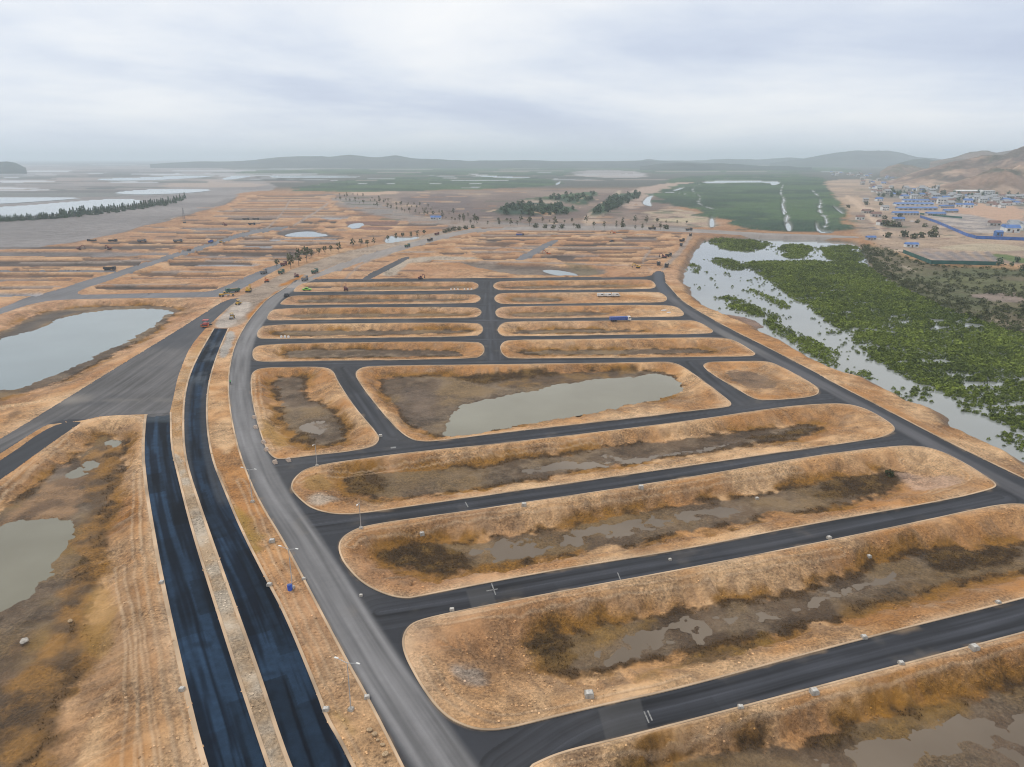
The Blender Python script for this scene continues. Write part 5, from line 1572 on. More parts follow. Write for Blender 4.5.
def dump_truck(cab, bed, load=True, label="tipper truck"):
    t = thing("dump_truck", label, "truck")
    MB().box(-4.1, 4.0, -0.5, 0.5, 0.75, 1.05).box(2.2, 4.25, -1.15, 1.15, 0.5, 0.95).build("chassis", P_DRK, t)
    c = MB().prism([(2.45, 0.95), (4.25, 0.95), (4.25, 1.9), (4.0, 2.95), (2.45, 2.95)], -1.22, 1.22).build("cab", cab, t, 0.07)
    MB().box(4.0, 4.2, -1.05, 1.05, 1.95, 2.75, sx=-0.13).box(2.9, 3.8, -1.25, 1.25, 1.95, 2.7, tx=0.05).build("window", P_GLS, c)
    b = MB().box(-4.2, 2.2, -1.25, 1.25, 1.1, 1.25)
    b.box(-4.2, 2.2, -1.28, -1.18, 1.25, 2.5).box(-4.2, 2.2, 1.18, 1.28, 1.25, 2.5).box(2.1, 2.25, -1.28, 1.28, 1.25, 2.75).box(-4.3, -4.2, -1.28, 1.28, 1.2, 2.4)
    for x in (-3.2, -1.9, -0.6, 0.7):
        b.box(x, x + 0.12, -1.34, -1.28, 1.2, 2.45).box(x, x + 0.12, 1.28, 1.34, 1.2, 2.45)
    bd_ = b.build("cargo_bed", bed, t)
    if load:
        MB().box(-4.05, 2.0, -1.15, 1.15, 1.25, 2.75, tx=1.0, ty=0.6).build("sand_load", P_SAND, bd_, 0.15)
    wheels(t, (3.2, -1.9, -3.2), 1.0, 0.52, 0.4)
    return t


def roller(paint_, label="road roller", cat="road roller"):
    t = thing("road_roller", label, cat)
    MB().box(-2.3, 0.2, -0.8, 0.8, 0.7, 1.7, tx=0.15, ty=0.1).build("engine_hood", paint_, t, 0.06)
    MB().bar((0.2, 0, 0.9), (1.0, 0, 0.9), 0.5, 0.4).bar((0.9, -1.05, 0.8), (2.6, -1.05, 0.8), 0.12, 0.35).bar((0.9, 1.05, 0.8), (2.6, 1.05, 0.8), 0.12, 0.35).bar((0.95, -1.05, 0.8), (0.95, 1.05, 0.8), 0.2, 0.35).build("front_yoke", paint_, t)
    MB().cyl((1.8, -0.98, 0.75), (1.8, 0.98, 0.75), 0.75, n=24).build("drum", P_STL, t)
    MB().box(-0.75, 0.15, -0.65, 0.65, 1.7, 2.0).build("seat_deck", P_DRK, t)
    k = MB()
    for x in (-0.75, 0.35):
        for y in (-0.7, 0.7):
            k.bar((x, y, 1.6), (x, y, 2.75), 0.08, 0.08)
    k.build("canopy_posts", P_DRK, t)
    MB().box(-0.95, 0.6, -0.9, 0.9, 2.75, 2.87).build("canopy", paint_, t, 0.03)
    wheels(t, (-1.5,), 0.85, 0.72, 0.5)
    return t


def excavator(paint_, label="excavator", reach=1.0):
    t = thing("excavator", label, "excavator")
    for s in (-1, 1):
        MB().prism([(-1.9, 0.35), (-1.6, 0), (1.6, 0), (1.9, 0.35), (1.7, 0.8), (-1.7, 0.8)], s * 1.25 - 0.28, s * 1.25 + 0.28).build("track", P_BLK, t)
    MB().box(-0.9, 0.9, -1.0, 1.0, 0.4, 0.95).cyl((0, 0, 0.9), (0, 0, 1.15), 0.75).build("undercarriage", P_DRK, t)
    MB().box(-2.4, 1.2, -1.3, 1.3, 1.12, 1.9).box(-2.45, -0.9, -1.3, 1.3, 1.9, 2.25, tx=0.1).build("upper_body", paint_, t, 0.07)
    c = MB().prism([(0, 1.9), (1.5, 1.3), (1.5, 2.1), (1.25, 2.95), (0, 2.95)], 0.3, 1.25).build("cab", paint_, t, 0.04)
    MB().box(0.15, 1.15, 0.27, 1.28, 2.1, 2.75, tx=0.05).build("window", P_GLS, c)
    MB().bar((0.9, -0.2, 1.6), (3.2, -0.2, 4.3), 0.4, 0.55).bar((3.0, -0.2, 4.25), (5.0 * reach, -0.2, 3.9), 0.36, 0.5).build("boom", paint_, t)
    MB().bar((4.9 * reach, -0.2, 4.1), (5.6 * reach, -0.2, 1.5), 0.3, 0.4).build("stick", paint_, t)
    MB().prism([(5.1 * reach, 1.6), (5.8 * reach, 1.6), (6.0 * reach, 0.9), (5.4 * reach, 0.4), (4.9 * reach, 0.8)], -0.75, 0.35).build("bucket", P_DRK, t)
    return t


def paver(label):
    t = thing("asphalt_paver", label, "paver")
    for s in (-1, 1):
        MB().prism([(-1.6, 0.35), (-1.3, 0), (1.5, 0), (1.8, 0.35), (1.5, 0.75), (-1.4, 0.75)], s * 0.95 - 0.2, s * 0.95 + 0.2).build("track", P_BLK, t)
    MB().box(-1.9, 1.3, -1.25, 1.25, 0.78, 1.8, tx=0.1).build("engine_body", P_RED, t, 0.05)
    h = MB().box(1.35, 3.3, -1.6, 1.6, 0.55, 0.65)
    h.box(1.35, 3.3, -1.75, -1.6, 0.6, 1.6).box(1.35, 3.3, 1.6, 1.75, 0.6, 1.6).box(3.25, 3.35, -1.6, 1.6, 0.5, 0.95).build("hopper", P_ORG, t)
    MB().box(1.5, 3.1, -1.5, 1.5, 0.66, 1.25, tx=0.4, ty=0.4).build("asphalt_load", P_BLK, t, 0.1)
    k = MB()
    for x in (-1.6, 0.6):
        for y in (-1.1, 1.1):
            k.bar((x, y, 1.75), (x, y, 3.2), 0.09, 0.09)
    k.build("roof_posts", P_DRK, t)
    MB().box(-2.0, 1.0, -1.4, 1.4, 3.2, 3.34).build("roof", P_RED, t, 0.03)
    MB().box(-3.2, -2.3, -2.4, 2.4, 0.08, 0.65).bar((-2.4, -1.3, 0.6), (0.4, -1.3, 0.95), 0.12, 0.22).bar((-2.4, 1.3, 0.6), (0.4, 1.3, 0.95), 0.12, 0.22).build("screed", P_DRK, t, 0.04)
    return t


def grader(label):
    t = thing("motor_grader", label, "grader")
    MB().box(-4.0, -1.2, -0.75, 0.75, 0.95, 1.95, tx=0.1).build("engine_hood", P_YEL, t, 0.06)
    MB().bar((-1.2, 0, 1.5), (1.5, 0, 2.0), 0.4, 0.4).bar((1.4, 0, 2.0), (4.2, 0, 1.2), 0.35, 0.4).build("frame", P_YEL, t)
    c = MB().box(-1.3, 0.1, -0.75, 0.75, 1.5, 3.1, tx=0.1, ty=0.08).build("cab", P_YEL, t, 0.05)
    MB().box(-1.15, -0.05, -0.78, 0.78, 2.1, 2.9, tx=0.06, ty=0.05).build("window", P_GLS, c)
    MB().bar((0.6, -1.8, 0.45), (2.0, 1.8, 0.45), 0.12, 0.7).build("blade", P_STL, t)
    wheels(t, (4.1, -1.7, -3.3), 0.9, 0.62, 0.4)
    return t


def car(paint_, label, pickup=False):
    t = thing("pickup_truck" if pickup else "parked_car", label, "pickup" if pickup else "car")
    MB().prism([(-2.3, 0.4), (2.3, 0.4), (2.35, 0.75), (2.1, 0.95), (1.0, 1.05), (-2.3, 1.05)], -0.88, 0.88).build("body", paint_, t, 0.06)
    pr_ = [(0.95, 1.03), (0.35, 1.62), (-0.9, 1.62), (-1.1, 1.03)] if pickup else [(1.0, 1.03), (0.35, 1.5), (-1.4, 1.5), (-2.0, 1.03)]
    c = MB().prism(pr_, -0.78, 0.78).build("cabin", paint_, t, 0.05)
    q = [(p[0] * 0.98 - 0.005, 1.08 + (p[1] - 1.03) * 0.8) for p in pr_]
    MB().prism(q, -0.8, 0.8).build("window", P_GLS, c)
    wheels(t, (1.45, -1.4), 0.8, 0.34, 0.22)
    return t


def van(label):
    t = thing("white_van", label, "van")
    MB().prism([(-2.6, 0.4), (2.6, 0.4), (2.65, 1.0), (2.2, 1.25), (1.6, 2.2), (-2.6, 2.3)], -0.98, 0.98).build("body", P_WHT, t, 0.12)
    MB().prism([(2.16, 1.32), (1.66, 2.1), (1.5, 2.1), (1.5, 1.32)], -0.9, 0.9).box(-0.2, 1.35, -1.0, 1.0, 1.35, 1.95).build("window", P_GLS, t)
    wheels(t, (1.7, -1.7), 0.86, 0.36, 0.24)
    return t


def lorry(label):
    t = thing("cargo_lorry", label, "lorry")
    MB().box(-6.2, 4.4, -0.5, 0.5, 0.8, 1.1).build("chassis", P_DRK, t)
    c = MB().prism([(4.6, 0.7), (6.6, 0.7), (6.6, 1.9), (6.3, 3.0), (4.6, 3.0)], -1.22, 1.22).build("cab", P_WHT, t, 0.08)
    MB().box(6.38, 6.6, -1.05, 1.05, 1.9, 2.75, sx=-0.12).box(5.2, 6.2, -1.25, 1.25, 1.9, 2.65, tx=0.05).build("window", P_GLS, c)
    k = MB().box(-6.3, 4.4, -1.25, 1.25, 1.12, 2.9)
    for x in np.arange(-6.0, 4.3, 0.8):
        k.box(x, x + 0.1, -1.31, -1.25, 1.15, 2.85).box(x, x + 0.1, 1.25, 1.31, 1.15, 2.85)
    k.build("cargo_box", P_BLU, t)
    wheels(t, (5.6, -2.6, -3.8, -5.0), 1.0, 0.5, 0.36)
    return t
# ---------------------------------------------------------------- vehicles and machines
road_dir = lambda x, y: None
pv_ = paver("red asphalt paver with flat roof laying the left carriageway")
place(pv_, 206, 326.5, (188, 344))
ry = roller(P_YEL)
place(ry, 232, 318.5, (222, 330), "yellow road roller on the pale gravel lane just above the new black asphalt")
place(ry, 238.5, 304.5, (252, 296), "yellow road roller with flat canopy standing below the yellow grader")
gd = grader("long yellow motor grader in front of the dark green tipper truck")
place(gd, 226, 296.5, (234, 296))
tg = dump_truck(P_GRN, P_GRN, True)
place(tg, 233, 292.5, (224, 293.5), "dark green tipper truck stopped behind the yellow grader")
place(tg, 281.5, 273.5, (287, 270.5), "green tipper truck beside the three bushy roadside trees")
place(tg, 315, 273, (322, 270), "green tipper truck driving up the grey boulevard, ahead of a grey one")
place(tg, 407.5, 247, (414, 245), "dark green tipper truck climbing the far end of the boulevard")
ex = excavator(P_YEL)
place(ex, 248.5, 292, (256, 286), "yellow excavator with raised boom in the middle of the dirt avenue")
place(ex, 638, 268, (630, 268), "small yellow excavator on a bare plot left of the two dark trucks", scale=0.8)
tgr = dump_truck(P_GRY, P_GRY, True)
place(tgr, 264, 273.5, (271, 270), "grey tipper truck on the side road left of the bushy trees")
place(tgr, 305, 280.5, (311, 277), "grey tipper truck following a green one on the boulevard")
place(tgr, 142, 242, (150, 242), "grey tipper truck, third from the left in the line by the mudflat")
place(tgr, 178, 242, (186, 241.8), "grey tipper truck at the right end of the line by the mudflat")
exo = excavator(P_ORG)
place(exo, 267, 282, (262, 285), "small orange excavator on the sand verge of the avenue", scale=0.75)
place(exo, 548, 255, (542, 255), "orange excavator beside the short diagonal street among far plots", scale=0.9)
place(exo, 614, 233.5, (604, 233), "orange excavator on the far plots below the tree lined avenue")
pk = car(P_DRK, "black pickup truck at the bend where the boulevard narrows", pickup=True)
place(pk, 286.5, 296.5, (292, 291), scale=1.25)
place(pk, 612, 242, (620, 241), "black pickup truck at the top of the short diagonal street", scale=1.3)
place(pk, 189, 251, (180, 254), "black pickup truck on the long grey side road on the left", scale=1.2)
lm = car(P_LIME, "lime green pickup truck parked on sand beside the boulevard", pickup=True)
place(lm, 307, 290.5, (315, 290.5), scale=1.2)
tm = dump_truck(P_MAR, P_MAR, True)
place(tm, 284, 265.5, (290, 263), "maroon tipper truck at the head of the side road near the bushy trees")
place(tm, 437, 235, (444, 233), "maroon tipper truck below the dark shrubs on the far avenue")
tb = dump_truck(P_DRK, P_BLU, False)
place(tb, 211, 243, (217, 241), "dark blue tipper truck on the long grey side road, next to a yellow roller")
place(tb, 520, 236, (528, 236), "dark blue tipper truck with empty bed on the far central plots")
place(ry, 222, 243, (230, 243), "yellow road roller next to the dark blue tipper truck", scale=1.1)
td = dump_truck(P_DRK, P_DRK, True)
for x, y, h, lb in ((92, 242, (84, 242), "black tipper truck at the left end of the line by the mudflat"), (113, 242, (120, 242), "black tipper truck, second from the left in the line by the mudflat"),
                    (110, 270.3, (118, 270.3), "black tipper truck alone on the narrow street crossing the left plots"), (252, 225, (258, 225), "black tipper truck right of a lone excavator on the far left plots"),
                    (430, 241, (436, 239.5), "black tipper truck on the far boulevard, farther off than the dark green one"),
                    (658.5, 265, (660, 269), "black tipper truck, left of the pair above the end of the blue-grey street"), (666.5, 267, (664, 271), "black tipper truck, right of the pair above the end of the blue-grey street"),
                    (668.5, 256.5, (674, 255), "black tipper truck in the larger cluster on the embankment bend"), (681, 246, (680, 250), "black tipper truck, lower of two on the dirt near the top of the embankment"), (682, 241.5, (688, 240), "black tipper truck, upper of two on the dirt near the top of the embankment"),
                    (690.5, 236, (692, 232), "black tipper truck where the embankment meets the causeway"), (652, 229.5, (660, 229.5), "black tipper truck on the far avenue below the pale sand heap"), (689, 230.5, (697, 230), "black tipper truck on the causeway road by the narrow creek"),
                    (246, 220, (252, 220), "black tipper truck, left one of two parked nose to tail far away"), (256, 220, (262, 220), "black tipper truck, right one of two parked nose to tail far away")):
    place(td, x, y, h, lb)
exd = excavator(P_MAR)
for x, y, h, lb in ((79, 249.5, (88, 249), "dark red excavator on the far left plots, nearer the left edge"), (109.5, 249.5, (100, 249), "dark red excavator on the far left plots below the line of trucks"), (225.5, 225.5, (218, 225), "dark red excavator left of a lone black tipper truck"),
                    (664, 258, (656, 257), "dark red excavator in the cluster on the embankment bend"), (346, 290.5, (346, 286), "dark excavator standing on the uppermost paved street"), (297, 277, (292, 279), "dark red excavator beside the grey tipper truck on the boulevard"), (420.5, 279, (426, 278), "small dark excavator at the foot of the pale haul track")):
    place(exd, x, y, h, lb, scale=0.72 if x in (420.5, 297) else 0.9)
lo = lorry("long blue cargo lorry with white cab on the right hand street")
place(lo, 620, 321.3, (633, 320.8), scale=0.85)
vn = van("white van, leftmost of three parked in a row on the sand")
place(vn, 601, 296.5, (610, 296.4), scale=0.92)
place(vn, 608.5, 296.5, (615, 296.4), "white van, middle one of three parked in a row on the sand", scale=0.92)
place(vn, 616, 296.4, (622, 296.3), "white van, rightmost of three parked in a row on the sand", scale=0.92)

# motorcyclist in green beside the boulevard kerb
mk_ = thing("motorbike", "small dark motorbike carrying a rider along the left boulevard kerb", "motorbike")
MB().bar((-0.55, 0, 0.62), (0.35, 0, 0.72), 0.24, 0.22).bar((-0.75, 0, 0.78), (0.0, 0, 0.82), 0.26, 0.1).build("frame", P_DRK, mk_, 0.03)
MB().bar((0.45, 0, 1.02), (0.68, 0, 0.35), 0.1, 0.1).bar((0.42, -0.34, 1.05), (0.42, 0.34, 1.05), 0.05, 0.05).build("front_fork", P_STL, mk_)
for x in (-0.62, 0.68):
    MB().cyl((x, -0.06, 0.32), (x, 0.06, 0.32), 0.32, n=18).build("wheel", P_BLK, mk_, 0.02)
MOTO = place(mk_, 230.5, 384, (229.5, 376))


def skin_person(label, joints, edges, radii, mat_body, loc, rotz, clothes):
    me = bpy.data.meshes.new("person")
    me.from_pydata(joints, edges, [])
    o = bpy.data.objects.new("person", me)
    col.objects.link(o)
    sk = o.modifiers.new("skin", 'SKIN')
    for i, r in enumerate(radii):
        me.skin_vertices[0].data[i].radius = (r, r)
    me.skin_vertices[0].data[0].use_root = True
    sb = o.modifiers.new("sub", 'SUBSURF'); sb.levels = 2
    dg = bpy.context.evaluated_depsgraph_get()
    m2 = bpy.data.meshes.new_from_object(o.evaluated_get(dg))
    o.modifiers.clear()
    o.data = m2
    o.data.materials.clear()
    for m in mat_body:
        o.data.materials.append(m)
    for p in o.data.polygons:
        p.use_smooth = True
        p.material_index = clothes(p.center)
    o.location = loc; o.rotation_euler = (0, 0, rotz)
    o["label"] = label; o["category"] = "person"
    return o


if True:
    J = [(-0.2, 0, 0.9), (-0.17, 0, 1.15), (-0.1, 0, 1.38), (-0.07, 0, 1.5), (-0.04, 0, 1.58), (-0.02, 0, 1.72),
         (-0.1, 0.19, 1.38), (0.08, 0.27, 1.18), (0.36, 0.27, 1.08), (0.43, 0.27, 1.07), (-0.1, -0.19, 1.38), (0.08, -0.27, 1.18), (0.36, -0.27, 1.08), (0.43, -0.27, 1.07),
         (-0.18, 0.12, 0.87), (0.22, 0.19, 0.82), (0.1, 0.19, 0.45), (0.1, 0.19, 0.38), (0.26, 0.2, 0.36), (-0.18, -0.12, 0.87), (0.22, -0.19, 0.82), (0.1, -0.19, 0.45), (0.1, -0.19, 0.38), (0.26, -0.2, 0.36)]
    E = [(0, 1), (1, 2), (2, 3), (3, 4), (4, 5), (2, 6), (6, 7), (7, 8), (8, 9), (2, 10), (10, 11), (11, 12), (12, 13), (0, 14), (14, 15), (15, 16), (16, 17), (17, 18), (0, 19), (19, 20), (20, 21), (21, 22), (22, 23)]
    R = [0.15, 0.15, 0.16, 0.06, 0.085, 0.1, 0.07, 0.05, 0.04, 0.045, 0.07, 0.05, 0.04, 0.045, 0.1, 0.075, 0.05, 0.045, 0.045, 0.1, 0.075, 0.05, 0.045, 0.045]
    M_JKT = pmat("green_jacket_cloth", (0.12, 0.42, 0.14), 0.85, var=0.15)
    M_TRO = pmat("dark_trousers_cloth", (0.04, 0.045, 0.06), 0.9, var=0.15)
    M_SKN = pmat("skin", (0.42, 0.26, 0.18), 0.6, var=0.08)
    skin_person("person in a bright green jacket riding a motorbike along the kerb", J, E, R, [M_JKT, M_TRO, M_SKN], MOTO.location, MOTO.rotation_euler.z,
                lambda c: 2 if (c.z > 1.53 or c.x > 0.37) else (0 if c.z > 0.93 else 1))

# ---------------------------------------------------------------- street furniture in the foreground
def lamp(label, arms=2, h=8.6):
    t = thing("street_lamp", label, "street lamp")
    MB().box(-0.42, 0.42, -0.42, 0.42, -0.1, 0.42, tx=0.05, ty=0.05).build("base_block", P_CONC, t, 0.03)
    MB().cyl((0, 0, 0.4), (0, 0, h), 0.1, 0.055, 10).build("pole", P_GALV, t)
    for s in ((1, -1) if arms == 2 else (1,)):
        a = MB().bar((0, 0, h - 0.1), (s * 1.9, 0, h + 0.35), 0.07, 0.07).build("arm", P_GALV, t)
        MB().box(s * 1.85 - 0.35, s * 1.85 + 0.35, -0.13, 0.13, h + 0.3, h + 0.42, tx=0.05).build("lamp_head", P_WHT, a, 0.02)
    return t


lp = lamp("double armed galvanised street lamp on a white block, nearest on the boulevard verge")
place(lp, 351, 710, -0.35, z=0.1)
place(lp, 292.5, 588, -0.3, "double armed street lamp on the sand verge behind the blue barrel", z=0.1)
place(lp, 252.5, 502, -0.3, "double armed street lamp on the verge, second beyond the blue barrel", z=0.1)
lp1 = lamp("single armed street lamp at the corner left of the long muddy basin", arms=1, h=6.5)
place(lp1, 317, 466, -1.6, z=0.12)
place(lp1, 361, 528.5, -1.6, "single armed street lamp at the rounded corner by the second muddy basin", z=0.12)


def concrete_box(label):
    t = thing("drain_box", label, "drain box", "concrete drain boxes along the kerbs")
    MB().box(-0.55, 0.55, -0.5, 0.5, -0.25, 0.55, tx=0.03, ty=0.03).build("box", P_CONC, t, 0.04)
    MB().box(-0.42, 0.42, -0.38, 0.38, 0.553, 0.64).build("lid", pmat("box_lid_concrete", (0.48, 0.46, 0.43), 0.8, var=0.2, scale=3), t, 0.03)
    return t


cb = concrete_box("")
for x, y, s, lb in ((161.5, 583, 0.8, "pale concrete drain box on the left kerb of the outer black lane, upper of two"), (182, 690, 0.8, "pale concrete drain box on the left kerb of the outer black lane, lower of two"),
                    (272, 542, 1.1, "pale concrete drain box in the middle of the sand verge"), (269.5, 585.5, 0.9, "pale concrete drain box on the inner black lane's right kerb, by the blue barrel"),
                    (326, 710.5, 0.9, "pale concrete drain box left of the nearest double armed lamp"), (367, 698, 0.8, "pale concrete drain box right of the nearest double armed lamp"),
                    (589, 696, 1.3, "round topped white drain box on the sand above the nearest street"), (740.5, 708, 0.8, "pale drain box on the near kerb of the nearest street, leftmost"), (814, 693, 1.15, "bright white drain box on the sand below the nearest street, left one"),
                    (901, 664, 0.85, "pale drain box on the near kerb of the nearest street, between two white boxes"), (974, 649, 1.25, "bright white drain box below the nearest street, right one"), (864, 638, 0.9, "low pale drain box on the far kerb of the nearest street"),
                    (829, 538.5, 0.9, "pale drain box on the kerb of the second street, midway"), (869, 557, 0.8, "small white drain box on the bank below the second street"), (998, 603, 0.8, "pale drain box on the far kerb of the nearest street at the right edge"),
                    (524, 505.5, 1.1, "pale drain box below the third street, left of centre"), (641, 488, 1.2, "pale drain box below the third street, right of centre"), (422, 534.5, 1.0, "white drain box on the sand at the left end of the second basin"),
                    (380.5, 436.5, 1.0, "white drain box at the rounded tip of the small left basin"), (452, 610.5, 0.8, "low drain box on the kerb near the left end of the second street"), (361, 596, 0.6, "small drain box on the boulevard kerb by the second basin"),
                    (304, 579.5, 0.7, "small pale drain box on the boulevard's left kerb above the blue barrel"), (670, 560, 0.6, "low drain box on the second street's kerb, left of the midway one"), (757, 499, 0.8, "small pale drain box below the third street, far right of centre")):
    place(cb, x, y, random.uniform(-0.2, 0.35), lb, z=0.08, scale=s)

# blue barrel on the verge
t = thing("barrel", "blue plastic barrel standing on the sand verge", "barrel")
MB().cyl((0, 0, 0), (0, 0, 0.95), 0.36, 0.36, 18).cyl((0, 0, 0.28), (0, 0, 0.33), 0.385, n=18).cyl((0, 0, 0.62), (0, 0, 0.67), 0.385, n=18).build("body", pmat("blue_plastic", (0.03, 0.1, 0.5), 0.4), t)
MB().cyl((0, 0, 0.953), (0, 0, 1.0), 0.3, n=18).build("lid", P_BLU, t)
place(t, 290, 590, 0.0, z=0.1, scale=1.25)

# stacked kerb stones along the boulevard
M_KS = pmat("kerb_stone", (0.5, 0.4, 0.33), 0.85, var=0.2, scale=3)
kb = thing("kerb_stone_stack", "", "kerb stones", "stacks of kerb stones along the boulevard")
for i, (n_, z0) in enumerate(((5, 0), (4, 0.3), (2, 0.6))):
    for j in range(n_):
        MB().box(-0.5 + 0.05 * i, 0.5 - 0.03 * j, (j - n_ / 2) * 0.4, (j - n_ / 2) * 0.4 + 0.34, z0, z0 + 0.28).build("kerb_stone", M_KS, kb, 0.03)
for x, y, lb in ((254.2, 418, "stack of pinkish kerb stones, farthest of the row beside the small left basin"), (255.6, 428, "stack of pinkish kerb stones, second farthest of the row beside the small left basin"), (263.5, 443, "stack of kerb stones in mid row where the boulevard kerb bends"),
                 (266.5, 450.5, "stack of kerb stones second nearest in the row beside the small left basin"), (275, 463, "stack of kerb stones on the corner asphalt, nearest of the row"), (288.5, 461, "stack of kerb stones on the sand tip beside the street corner")):
    place(kb, x, y, 0.6, lb, z=0.0)

# loose boulders on the verge
for i, (x, y, s, lb) in enumerate(((369.5, 731, 0.5, "rounded tan boulder, uppermost of the trail on the verge"), (374.5, 735.5, 0.55, "broad tan boulder just below the uppermost one of the trail"), (378, 741, 0.35, "small tan boulder in the middle of the trail"), (383, 745.5, 0.4, "tan boulder second from the bottom of the trail"), (385, 755.5, 0.6, "rough dark tan boulder at the bottom of the trail"),
                                   (24, 643, 0.95, "pale angular rock among the brown mud of the left basin"), (70, 622, 0.6, "pale rock on the orange bank of the left basin"), (866, 557.5, 0.1, "")) ):
    if not lb:
        continue
    v, f = clod_t[i % 5]
    o = mesh_obj("boulder", v * np.array([1.25, 1.0, 1.05]), f, P_ROCK if x > 60 else P_CONC)
    sub = o.modifiers.new("round", 'SUBSURF'); sub.levels = 1; sub.render_levels = 2
    xx, yy, zz = ground_at(x, y)
    o.location = (xx, yy, zz + s * 0.35); o.scale = (s, s, s); o.rotation_euler = (0, 0, i)
    o["label"] = lb; o["category"] = "boulder"; o["group"] = "loose boulders"

# white bags of lime on the second plot, white sacks on the uppermost one
M_BAG = pmat("white_sacking", (0.74, 0.73, 0.72), 0.8, var=0.1, scale=4, bump=0.3)
bg_ = thing("bulk_bag", "", "bag")
MB().box(-0.55, 0.55, -0.55, 0.55, 0, 1.0, tx=0.06, ty=0.06).build("sack", M_BAG, bg_, 0.14)
MB().bar((-0.3, 0, 1.0), (0.3, 0, 1.0), 0.2, 0.25).build("tie", M_BAG, bg_, 0.05)
for x, y, lb in ((281.5, 337.8, "white bulk bag, left of three beside the plots"), (285, 337.8, "white bulk bag, middle of three beside the plots"), (288.5, 337.9, "white bulk bag, right of three beside the plots")):
    place(bg_, x, y, 0.2, lb, "white bulk bags", z=0.1, scale=1.0)
for i, x in enumerate((451, 454.5, 458, 464.5, 468, 471.5)):
    place(bg_, x, 289.8, 0.1 * i, "white sack in the row on the uppermost plot left of the cross street", "white sacks on the uppermost plot", z=-0.4, scale=0.85)
# two heaps of white sheeting
for x, y, s, lb in ((663.5, 311, 1.0, "crumpled white plastic sheet heaped on the plot, left part"), (669, 313, 0.9, "crumpled white plastic sheet heaped on the plot, right part")):
    v, f = clod_t[int(x) % 5]
    o = mesh_obj("plastic_sheet", v * np.array([2.2, 1.1, 0.9]), f, M_BAG)
    sub = o.modifiers.new("round", 'SUBSURF'); sub.levels = 1; sub.render_levels = 2
    xx, yy, zz = ground_at(x, y); o.location = (xx, yy, zz + 0.3); o.scale = (s, s, s); o.rotation_euler = (0, 0, 0.4)
    o["label"] = lb; o["category"] = "plastic sheet"; o["group"] = "white plastic sheets"

# painted strips across two streets
for pp in ([(491, 583.5), (492.2, 583.3), (496.2, 594.6), (495, 594.8)], [(486.4, 590.5), (497.5, 588.4), (497.6, 589.3), (486.6, 591.4)],
           [(643.4, 711.5), (644.8, 711.1), (649.6, 722.6), (648.2, 723)], [(647, 710.6), (648.4, 710.2), (653, 720.4), (651.6, 720.8)], [(617, 572.5), (618, 572.3), (621, 579.6), (620, 579.8)],
           [(464.8, 502), (465.8, 501.8), (468.6, 507), (467.6, 507.2)], [(390.5, 447), (396, 446.6), (396.2, 448), (390.8, 448.4)]):
    P = poly(pp, 0.004, 0)
    mesh_obj("road_marking", np.c_[P, np.full(4, 0.004)], [(3, 2, 1, 0)] if np.cross(P[1] - P[0], P[2] - P[0]) < 0 else [(0, 1, 2, 3)], pmat("road_paint", (0.2, 0.2, 0.2), 0.7, var=0.25, scale=3), kind="structure")

# ---------------------------------------------------------------- trees
def tree(name, label, cat, mat, n, rx, rz, leaf, base, seed, cone=0.0, trunk_r=0.14, group=None, shell=0.35):
    t = thing(name, label, cat, group)
    k = MB().cyl((0, 0, -0.2), (0.05, 0, base + rz * 0.6), trunk_r, trunk_r * 0.35, 8)
    r_ = random.Random(seed)
    for j in range(4 if not cone else 0):
        a = r_.uniform(0, 6.28)
        z0 = base * r_.uniform(0.6, 1.0)
        k.cyl((0, 0, z0), (math.cos(a) * rx * 0.6, math.sin(a) * rx * 0.6, z0 + rz * r_.uniform(0.3, 0.7)), trunk_r * 0.45, trunk_r * 0.15, 6)
    k.build("trunk", M_BARK, t)
    v, f = clump(n, rx, rz, leaf, seed, shell, cone, base + (0 if cone else rz * 0.55))
    mesh_obj("crown", v, f, mat, t, zone=np.full((len(v), 3), 0.3))
    return t


TREES = 0
con = [tree("conifer_tree", "dark green conifer in the dense belt beside the pale ponds", "tree", M_CONIF, 150, 3.4, 12.5, 1.1, 0.6, 50 + s, cone=1.0, trunk_r=0.25) for s in range(3)]
BELT = [(-12, 222.6), (0, 222), (40, 220), (80, 216.5), (110, 213.5), (140, 209.5), (165, 206), (186, 200.5)]
bx_ = np.array([p[0] for p in BELT]); by_ = np.array([p[1] for p in BELT])
x = -10.0
i = 0
while x < 186:
    w_ = 0.3 if x < 70 else 1.0
    place(con[i % 3], x, np.interp(x, bx_, by_) - random.uniform(0, 1.0 if x < 70 else 2.6), random.uniform(0, 6), "dark green conifer in the dense belt beside the pale ponds", "conifers in the belt beside the pale ponds", z=-1.6, scale=random.uniform(0.6, 1.0) * (0.72 if x < 60 else 1.0))
    x += random.uniform(1.1, 2.2)
    i += 1
sap = [tree("sapling_tree", "young street tree", "tree", M_SAPL, 46, 1.5, 2.2, 0.55, 2.6, 60 + s, trunk_r=0.12) for s in range(3)]
SP = [(276 + 1, 268.5, 1.3), (291, 269, 2.0), (299, 266, 2.2), (307, 262.5, 2.3), (312, 258, 1.3), (319, 256.5, 1.3), (325, 254.5, 1.3), (331, 253, 1.2), (339, 252.5, 1.5), (353, 248, 1.5), (361, 247, 1.4), (367.5, 247.5, 1.3), (374, 245, 1.2), (388, 242, 1.2), (396, 240.5, 1.3), (403, 239.5, 1.3), (411, 238.5, 1.2), (417.5, 237.8, 1.3), (424, 236, 1.2)]
for x, y, s in SP:
    place(sap[int(x) % 3], x, y, random.uniform(0, 6), "thin young street tree on the left verge of the dirt avenue", "young trees along the dirt avenue", scale=s)
far_sp = []
